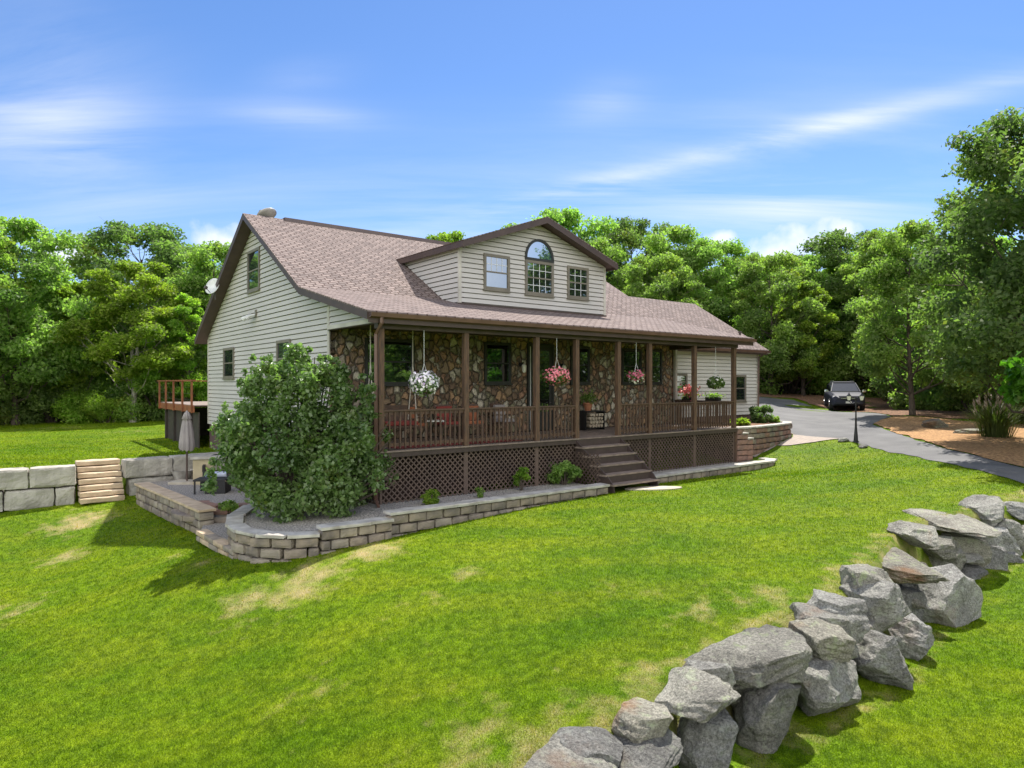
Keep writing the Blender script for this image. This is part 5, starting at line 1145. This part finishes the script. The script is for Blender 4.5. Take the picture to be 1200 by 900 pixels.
# ornamental grass
c = P(1166, 512, -1.97); t = thing('ornamental_grass', 'tall clump of reed grass with pink plumes at the right', 'ornamental grass', (c[0], c[1], h(c[0], c[1])-.03)); F = WM[t]
mb = MB(); mp_ = MB(); r_ = random.Random(3)
for i in range(520):
    a = r_.uniform(0, 6.28); b0 = r_.uniform(0, .55); L = r_.uniform(.7, 1.5); le = r_.uniform(.1, .75); p0 = Vector((b0*math.cos(a), b0*math.sin(a), 0)); d = Vector((math.cos(a+r_.uniform(-.6, .6)), math.sin(a+r_.uniform(-.6, .6)), 0))
    p1 = p0+d*le*.35+Vector((0, 0, L*.6)); p2 = p0+d*le+Vector((0, 0, L*.88)); p3 = p0+d*le*1.6+Vector((0, 0, L*.85)); s2 = Vector((-d.y, d.x, 0))*.012
    mb.add([p0-s2, p0+s2, p1+s2, p1-s2, p2+s2*.8, p2-s2*.8, p3], [(0, 1, 2, 3), (3, 2, 4, 5), (5, 4, 6)])
    if i % 9 == 0: q = p0+d*le*.5+Vector((0, 0, L*1.05)); mb.tube([p1, q], .006, 3); mp_.tube([q, q+d*.05+Vector((0, 0, .12)), q+d*.1+Vector((0, 0, .22))], [.015, .035, .004], 5)
mk('blades', mb, M['reed'], t, F=F); mk('plumes', mp_, M['plume'], t, F=F)

# ---------------------------------------------------------------- hanging baskets
def basket(s_, t_, z, r_, petal, nl, nf, label, wire_top=1.26, petal2=None, sq=.8, leaf='leafbush'):
    c = (MH @ Vector((s_, t_, z))); t = thing('hanging_basket', label, 'hanging basket', (c.x, c.y, c.z-r_), 0, 'flower baskets hanging along the porch'); C = np.array(c)
    rg = np.random.default_rng(int(s_*100)); F = Matrix.Translation(c)
    mk('pot', MB().lathe((0, 0, -r_*.75), [(r_*.35, 0), (r_*.55, r_*.5), (r_*.56, r_*.55)], 12), M['darkwood'], t, F=F)
    mk('hanger', MB().tube([(0, 0, wire_top-z), (0, 0, r_+.12)], .006, 4).tube([(0, 0, r_+.12), (r_*.5, 0, -r_*.2)], .004, 4).tube([(0, 0, r_+.12), (-r_*.3, r_*.4, -r_*.2)], .004, 4).tube([(0, 0, r_+.12), (-r_*.3, -r_*.4, -r_*.2)], .004, 4), M['white'], t, F=F)
    def shell(n, rr, lowb): 
        d = rg.normal(size=(n, 3)); d /= np.linalg.norm(d, axis=1)[:, None]; rad = rr*(.75+.3*rg.random(n)); p = d*rad[:, None]; p[:, 2] *= sq; p[:, 2] += lowb; p[:, 2] += .10*r_*np.sin(4*np.arctan2(d[:, 1], d[:, 0])); return C+p, d
    p, d = shell(nl, r_*.95, -.05*r_); me = leafmesh('foliage', p, .045, .2, .6, 1, d*2); me.materials.append(M[leaf]); me.transform(WM[t].inverted()); link_mesh('foliage', me, t, None)
    p, d = shell(nf, r_*1.05, 0); 
    me = leafmesh('flowers', p, .034, .1, 1.0, 2, d*5, fold=.15); me.materials.append(M[petal]); me.transform(WM[t].inverted()); link_mesh('flowers', me, t, None)
    if petal2:
        p, d = shell(nf//3, r_*1.0, -.35*r_); me = leafmesh('flowers', p, .03, .1, 1.0, 3, d*5, fold=.15); me.materials.append(M[petal2]); me.transform(WM[t].inverted()); link_mesh('flowers', me, t, None)
basket(1.10, 0.0-.12, .02, .34, 'petal_white', 700, 620, 'large basket of white and lilac petunias in the first bay')
basket(5.29, -.12, .22, .36, 'petal_red', 700, 420, 'basket of pink and red flowers before the front door', sq=.62)
basket(8.51, -.12, .24, .27, 'petal_crimson', 500, 200, 'small crimson and white basket right of the entrance', petal2='petal_cream', sq=.6)
basket(12.5, -.12, .06, .30, 'petal_cream', 900, 90, 'leafy green basket with cream blooms in the last bay', sq=.65, leaf='leafC')
# porch swing
sw = thing('porch_swing', 'rope hung porch swing with red cushion behind the first railing bay', 'swing', (1.0, 1.5, DK), 0, None, MH)
mk('seat', MB().box((.45, 1.2, DK+.42), (1.75, 1.7, DK+.47)), M['rail'], sw, F=MH); mk('backrest', MB().box((.45, 1.70, DK+.5), (1.75, 1.74, DK+.98)), M['rail'], sw, F=MH)
mk('cushion', MB().rbox((1.1, 1.43, DK+.53), (1.24, .46, .11), 0, 4, .01), M['red'], sw, F=MH)
for s_ in (.5, 1.7): mk('rope', MB().tube([(s_, 1.45, 1.46), (s_, 1.45, .5), (s_, 1.22, DK+.45)], .014, 5).tube([(s_, 1.45, .5), (s_, 1.7, DK+.6)], .014, 5), M['rope'], sw, F=MH)
# porch chairs
def chair(s_, t_, rot, cm, label):
    t = thing('porch_chair', label, 'chair', (s_, t_, DK), rot, 'chairs on the porch', MH); F = WM[t]
    mk('seat', MB().box((-.27, -.26, .36), (.27, .26, .40)), M['rail'], t, F=F)
    mk('backrest', MB().hexa([(-.27, .24, .4), (.27, .24, .4), (.27, .28, .4), (-.27, .28, .4), (-.25, .36, .95), (.25, .36, .95), (.25, .40, .95), (-.25, .40, .95)]), M['rail'], t, F=F)
    mk('seat_cushion', MB().rbox((0, -.01, .45), (.5, .48, .09), 0, 3, .01), cm, t, F=F); mk('back_cushion', MB().rbox((0, .22, .70), (.46, .09, .42), 0, 3, .01), cm, t, F=F)
    for x in (-.25, .25):
        for y in (-.23, .24): mk('leg', MB().box((x-.02, y-.02, 0), (x+.02, y+.02, .36)), M['rail'], t, F=F)
        mk('armrest', MB().box((x-.035, -.26, .60), (x+.035, .28, .63)).box((x-.02, -.23, .36), (x+.02, -.19, .61)), M['rail'], t, F=F)
chair(2.0, 1.9, R(15), M['orange'], 'orange cushioned porch chair left of the first inner post'); chair(3.1, 2.0, R(-10), M['red'], 'red cushioned porch chair right of the first inner post')
chair(3.9, 1.9, R(-20), M['orange'], 'orange cushioned porch chair below the window left of the door'); chair(5.2, 2.1, R(10), M['fabric'], 'grey cushioned porch chair in the third bay beside the door')
tb_ = thing('side_table', 'small round side table with a white cloth between porch chairs', 'table', (2.55, 1.7, DK), 0, None, MH); F = WM[tb_]
mk('table_top', MB().lathe((0, 0, .52), [(.28, 0), (.28, .03)], 16), M['petal_cream'], tb_, F=F); mk('pedestal', MB().lathe((0, 0, 0), [(.16, 0), (.03, .05), (.03, .5), (.1, .52)], 10), M['rail'], tb_, F=F)
rug = mk('rug', MB().box((.6, .25, DK+.003), (4.4, 1.2, DK+.012)), M['red'], F=MH); tag(rug, 'long red rug on the porch floor behind the railing', 'rug')
# firewood rack
fr = thing('firewood_rack', 'black rack of split logs by the stone wall at the porch entrance', 'firewood rack', (9.0, 2.3, DK), 0, None, MH); F = WM[fr]
mk('frame', MB().box((-.42, -.2, .05), (.42, -.17, .08)).box((-.42, .17, .05), (.42, .2, .08)).box((-.44, -.2, 0), (-.41, .2, .6)).box((.41, -.2, 0), (.44, .2, .6)).box((-.44, -.22, .6), (.44, .22, .64)), M['black'], fr, F=F)
mb = MB()
for r_ in range(4):
    for k in range(5): mb.tube([(-.20+k*.13+(r_ % 2)*.03, -.19, .14+r_*.12), (-.20+k*.13+(r_ % 2)*.03, .18, .14+r_*.12)], .056+.006*math.sin(k*7+r_), 7)
mk('logs', mb, M['log'], fr, F=F)
po = thing('potted_plant', 'leafy plant in a terracotta pot on the firewood rack', 'potted plant', (8.85, 2.3, DK+.64), 0, None, MH); F = WM[po]
mk('pot', MB().lathe((0, 0, 0), [(.10, 0), (.15, .2), (.165, .22), (.165, .27), (.13, .27)], 14), M['terracotta'], po, F=F)
rg = np.random.default_rng(3); p = rg.normal(size=(260, 3))*(.13, .13, .10)+(0, 0, .42); me = leafmesh('foliage', p, .05, .5, .5, 2); me.materials.append(M['leafA']); link_mesh('foliage', me, po, None)
# dark lantern stand
ls_ = thing('lantern', 'small black lantern with pale candle on the floor by the logs', 'lantern', (8.2, 2.2, DK), 0, None, MH); F = WM[ls_]
mk('frame', MB().box((-.1, -.1, 0), (.1, .1, .03)).box((-.1, -.1, .4), (.1, .1, .43)).box((-.1, -.1, .03), (-.085, -.085, .4)).box((.085, -.1, .03), (.1, -.085, .4)).box((-.1, .085, .03), (-.085, .1, .4)).box((.085, .085, .03), (.1, .1, .4)).lathe((0, 0, .43), [(.09, 0), (.02, .1), (.02, .14)], 8), M['black'], ls_, F=F)
mk('candle', MB().lathe((0, 0, .031), [(.035, 0), (.035, .2)], 10), M['petal_cream'], ls_, F=F)
# flower boxes on the end railing
for t_, lab, pm in ((1.9, 'rail planter of coral flowers against the pale garage wall', 'petal_coral'), (.85, 'small dark rail planter right of the seventh post', 'petal_cream')):
    fb = thing('flower_box', lab, 'planter', (13.72, t_, DK+.936), 0, 'planters on the end railing', MH); F = WM[fb]
    mk('box', MB().box((-.09, -.28, 0), (.09, .28, .12)), M['black'], fb, F=F)
    n = 320 if pm == 'petal_coral' else 60; p = rg.normal(size=(n, 3))*(.08, .20, .12)+(0, 0, .30); 
    if pm == 'petal_coral':
        me = leafmesh('flowers', p, .035, .3, 1, 2); me.materials.append(M[pm]); link_mesh('flowers', me, fb, None)
    p = rg.normal(size=(200, 3))*(.07, .18, .05)+(0, 0, .17); me = leafmesh('foliage', p, .04, .3, .6, 2); me.materials.append(M['leafA']); link_mesh('foliage', me, fb, None)

# ---------------------------------------------------------------- patio things
c = P(219, 566, -3.1); um = thing('patio_umbrella', 'closed grey taupe umbrella standing on the gravel patio', 'umbrella', (c[0], c[1], -3.1)); F = WM[um]
mk('base', MB().box((-.42, -.35, 0), (.42, .35, .07)), M['flag'], um, F=F); mk('pole', MB().tube([(0, 0, .07), (0, 0, 2.2)], .028, 8), M['brown'], um, F=F)
mb = MB(); prf = [(.20, 1.02), (.245, 1.12), (.235, 1.3), (.20, 1.6), (.15, 1.9), (.13, 2.0), (.16, 2.01), (.09, 2.18), (.015, 2.27)]; n = 32; k = 0
for rr, z in prf:
    for j in range(n): a = 2*math.pi*j/n; q = .84*rr*(1+.16*math.cos(8*a+z)); mb.v.append((q*math.cos(a), q*math.sin(a), z+(.03*math.cos(8*a) if z < 1.1 else 0)))
for i in range(len(prf)-1):
    for j in range(n): mb.f.append([i*n+j, i*n+(j+1) % n, (i+1)*n+(j+1) % n, (i+1)*n+j]); mb.m.append(0)
mk('canopy', mb, M['fabric'], um, F=F, smooth=True)
c = P(209, 563, -3.1); t = thing('planter_pot', 'low pale bowl planter behind the umbrella pole', 'planter', (c[0], c[1]+.25, -3.1)); mk('bowl', MB().lathe((0, 0, 0), [(.2, 0), (.33, .28), (.36, .3), (.3, .3), (.25, .2)], 16), M['capstone'], t, F=WM[t])
c = P(236, 568, -3.1); t = thing('stone_counter', 'tan rendered patio counter with a stone slab top', 'counter', (c[0], c[1]+.35, -3.1), R(10)); F = WM[t]
mk('cabinet', MB().box((-.32, -.3, 0), (.28, .35, .78)), M['tan'], t, F=F); mk('counter_top', MB().box((-.38, -.36, .781), (1.5, .42, .86)), M['capstone'], t, F=F); mk('grill_wall', MB().box((.281, -.2, 0), (1.4, .35, .78)), M['concrete'], t, F=F)
c = P(243, 579, -3.1); t = thing('wicker_ottoman', 'dark wicker ottoman table on the patio gravel', 'ottoman', (c[0], c[1]+.3, -3.1), R(8)); F = WM[t]
mk('top', MB().box((-.42, -.33, .36), (.45, .33, .41)), M['wicker'], t, F=F)
mk('side_panel', MB().box((-.10, -.32, .0), (.44, -.30, .36)), M['wicker'], t, F=F); mk('side_panel', MB().box((-.41, .29, 0), (.44, .32, .36)), M['wicker'], t, F=F); mk('side_panel', MB().box((.42, -.299, 0), (.44, .289, .36)), M['wicker'], t, F=F)
for x in (-.40,): mk('leg', MB().box((x, -.32, 0), (x+.04, -.28, .36)), M['wicker'], t, F=F)
tw = mk('rolled_towel', MB().tube([(-.15, 0, 0), (.42, .03, 0)], .085, 12), M['blue'], F=WM[t] @ Matrix.Translation((-.05, .1, .497))); tag(tw, 'pale blue rolled towel lying on the wicker ottoman', 'towel')
c = P(258, 572, -3.1); t = thing('wicker_chair', 'dark wicker patio chair half hidden behind the bush', 'chair', (c[0]-.5, c[1]+.85, -3.1), R(20)); F = WM[t]
mk('seat', MB().box((-.35, -.35, .15), (.35, .3, .42)), M['wicker'], t, F=F); pr = [(-.36, .4), (.36, .4), (.36, .7), (.25, .84), (0, .9), (-.25, .84), (-.36, .7)]
mk('backrest', MB().prism(pr, lambda a, b_, d: (a, d, b_), .28, .36), M['wicker'], t, F=F)
for x in (-.36, .30): mk('armrest', MB().box((x, -.35, .42), (x+.07, .28, .62)), M['wicker'], t, F=F)
for x in (-.34, .3):
    for y in (-.34, .26): mk('leg', MB().box((x, y, 0), (x+.04, y+.04, .15)), M['wicker'], t, F=F)

# ---------------------------------------------------------------- lamp post
c = P(1003, 520, -2.25); lp_t = thing('lamp_post', 'black three headed lamp post at the driveway edge', 'lamp post', (c[0], c[1], h(c[0], c[1]))); F = WM[lp_t]
mk('post', MB().lathe((0, 0, 0), [(.12, 0), (.12, .04), (.08, .08), (.07, .25), (.04, .6), (.026, 1.1), (.024, 1.62), (.05, 1.66), (.03, 1.7)], 10), M['black'], lp_t, F=F)
for a, r_, z in ((R(180), .26, 1.60), (R(-20), .2, 1.60), (R(20), .3, 1.60)):
    x, y = r_*math.cos(a), r_*math.sin(a); ln = mk('lantern', MB().tube([(0, 0, 1.52), (x*.6, y*.6, 1.48), (x, y, 1.56)], .012, 5).lathe((x, y, z+.16), [(.10, 0), (.02, .09), (.012, .14)], 6).lathe((x, y, z-.03), [(.03, -.02), (.05, .02)], 6), M['black'], lp_t, F=F)
    mk('lantern_glass', MB().lathe((x, y, z), [(.05, 0), (.085, .155)], 6), M['lampglass'], ln, F=F)

# ---------------------------------------------------------------- parked car
c = PD(993, 482, 42); zc = h(c[0], 42)+.03
car = thing('parked_suv', 'dark grey blue station wagon parked facing the camera by the woods', 'car', (c[0], 42.5, zc), R(-19)); F = WM[car]
def ck(n_, mb, m_, p=car, **k): return mk(n_, mb, m_, p, F=F, **k)
# x = width, y = length (front at -y), z up
def loft(secs):
    mb = MB(); n = len(secs[0])
    for s_ in secs: mb.v += s_
    for i in range(len(secs)-1):
        for j in range(n): mb.f.append([i*n+j, i*n+(j+1) % n, (i+1)*n+(j+1) % n, (i+1)*n+j]); mb.m.append(0)
    mb.f.append(list(range(n))[::-1]); mb.f.append([(len(secs)-1)*n+j for j in range(n)]); mb.m += [0, 0]; return mb
def ring(y, w0, zb, zt, w1): return [(-w0*.92, y, zb), (-w0, y, zb+.12), (-w0, y, zt-.16), (-w1, y, zt), (w1, y, zt), (w0, y, zt-.16), (w0, y, zb+.12), (w0*.92, y, zb)]
ck('body', loft([ring(-2.3, .72, .35, .72, .6), ring(-2.2, .86, .28, .86, .70), ring(-1.9, .92, .26, 1.0, .78), ring(-1.0, .93, .26, 1.08, .80), ring(0, .93, .26, 1.12, .84), ring(1.5, .93, .26, 1.12, .84), ring(2.25, .88, .32, 1.08, .78), ring(2.35, .8, .4, .95, .7)]), M['carpaint'], smooth=False, bevel=.03)
cab = [ring(-.95, .78, 1.0, 1.1, .76), ring(-.25, .80, 1.0, 1.60, .60), ring(.3, .81, 1.0, 1.68, .62), ring(1.4, .80, 1.0, 1.66, .61), ring(2.1, .76, 1.0, 1.30, .62)]
ck('cabin', loft(cab), M['carglass'])
ck('roof_panel', MB().hexa([(-.62, -.22, 1.60), (.62, -.22, 1.60), (.62, 1.6, 1.62), (-.62, 1.6, 1.62), (-.60, -.2, 1.70), (.60, -.2, 1.70), (.60, 1.6, 1.72), (-.60, 1.6, 1.72)]), M['carpaint'], bevel=.03)
for s_ in (-1, 1):
    ck('pillar', MB().bar((s_*.80, -1.0, 1.08), (s_*.62, -.2, 1.62), .05, .07), M['carpaint']); ck('roof_rail', MB().tube([(s_*.56, -.1, 1.76), (s_*.56, 1.5, 1.78)], .02, 6), M['chrome'])
    hl = ck('headlight', MB().hexa([(s_*.50, -2.30, .68), (s_*.84, -2.17, .70), (s_*.84, -2.0, .70), (s_*.5, -2.1, .68), (s_*.52, -2.27, .84), (s_*.84, -2.14, .88), (s_*.84, -2.0, .88), (s_*.52, -2.1, .84)]), M['chrome'])
    mi = ck('mirror', MB().rbox((s_*1.05, -.75, 1.14), (.22, .1, .16), 0, 3, .0), M['chrome'])
    for y in (-1.42, 1.4):
        wh = ck('wheel', MB().tube([(s_*.96, y, .33), (s_*.74, y, .33)], .34, 20), M['tyre']); ck('rim', MB().tube([(s_*.975, y, .33), (s_*.90, y, .33)], .21, 12), M['chrome'], p=wh)
ck('grille', MB().box((-.42, -2.33, .62), (.42, -2.28, .80)), M['black']); ck('grille_bar', MB().box((-.42, -2.345, .70), (.42, -2.331, .73)), M['chrome'])
ck('bumper', MB().box((-.78, -2.36, .36), (.78, -2.2, .56)), M['carpaint'], bevel=.03); ck('licence_plate', MB().box((-.16, -2.375, .42), (.16, -2.361, .53)), M['white'])

# ---------------------------------------------------------------- grass blades
HOUSE = cpts([(-.1, -.2), (14.3, -.2), (14.3, 15), (-.1, 15)])
EXC = [HOUSE, PLANT, cpts([(14, 0), (21, 0), (21, 12), (14, 12)]), bed, patio, lg, drive, mul2, mul1, walk, pg, cpts([(5.9, 0), (8, 0), (8, -1.55), (5.9, -1.55)]), cpts([(7.9, .2), (7.9, -.95), (14.6, -1.0), (15.3, -.2), (15, .3)])]
def grass(n, Ymin, Ymax, hgt, wid, seed):
    r_ = np.random.default_rng(seed); u = r_.random(n); k = 1.15
    Y = (Ymin**-k+u*(Ymax**-k-Ymin**-k))**(-1/k); X = Y*r_.uniform(-.80, .80, n)
    keep = np.ones(n, bool)
    for e in EXC: keep &= ~inpoly(X, Y, e)
    db = sdist(X, Y, BW); keep &= ~((db < -.02) & (db > -.75) & (X > .0))
    dw_ = sdist(X, Y, WL); keep &= ~((np.abs(dw_) < .45) & (X < -9.7))
    d = dryf(X, Y); keep &= r_.random(n) > d*1.05-.25
    X, Y, d = X[keep], Y[keep], d[keep]; Z = H(X, Y); n = len(X); sc = (.75+.5*r_.random(n))*np.clip(Y/9, .8, 3.0)**.55
    a = r_.uniform(0, 6.283, n); dx, dy = np.cos(a), np.sin(a); w_ = wid*sc*np.clip(Y/8, .8, 3)**.6; hh = hgt*sc*(1-.4*d); le = r_.uniform(.1, 1.0, n)*hh; b2 = r_.uniform(0, 6.283, n)
    v = np.stack([np.stack([X-dx*w_, Y-dy*w_, Z-.005], -1), np.stack([X+dx*w_, Y+dy*w_, Z-.005], -1), np.stack([X+np.cos(b2)*le, Y+np.sin(b2)*le, Z+hh], -1)], 1)
    me = bpy.data.meshes.new('lawn_grass'); me.vertices.add(3*n); me.vertices.foreach_set('co', v.ravel().astype('f')); me.loops.add(3*n); me.polygons.add(n); me.loops.foreach_set('vertex_index', np.arange(3*n)); me.polygons.foreach_set('loop_start', np.arange(n)*3); me.update(calc_edges=True)
    q = me.attributes.new('dry', 'FLOAT', 'FACE'); q.data.foreach_set('value', d.astype('f')); q = me.attributes.new('rv', 'FLOAT', 'FACE'); q.data.foreach_set('value', (r_.random(n)**1.3).astype('f')); me.materials.append(M['blade'])
    o = bpy.data.objects.new('lawn_grass', me); COL.objects.link(o); tag(o, 'short mown bright green grass of the lawns', 'grass', kind='stuff')
grass(1100000, 5.2, 46, .024, .0036, 2)
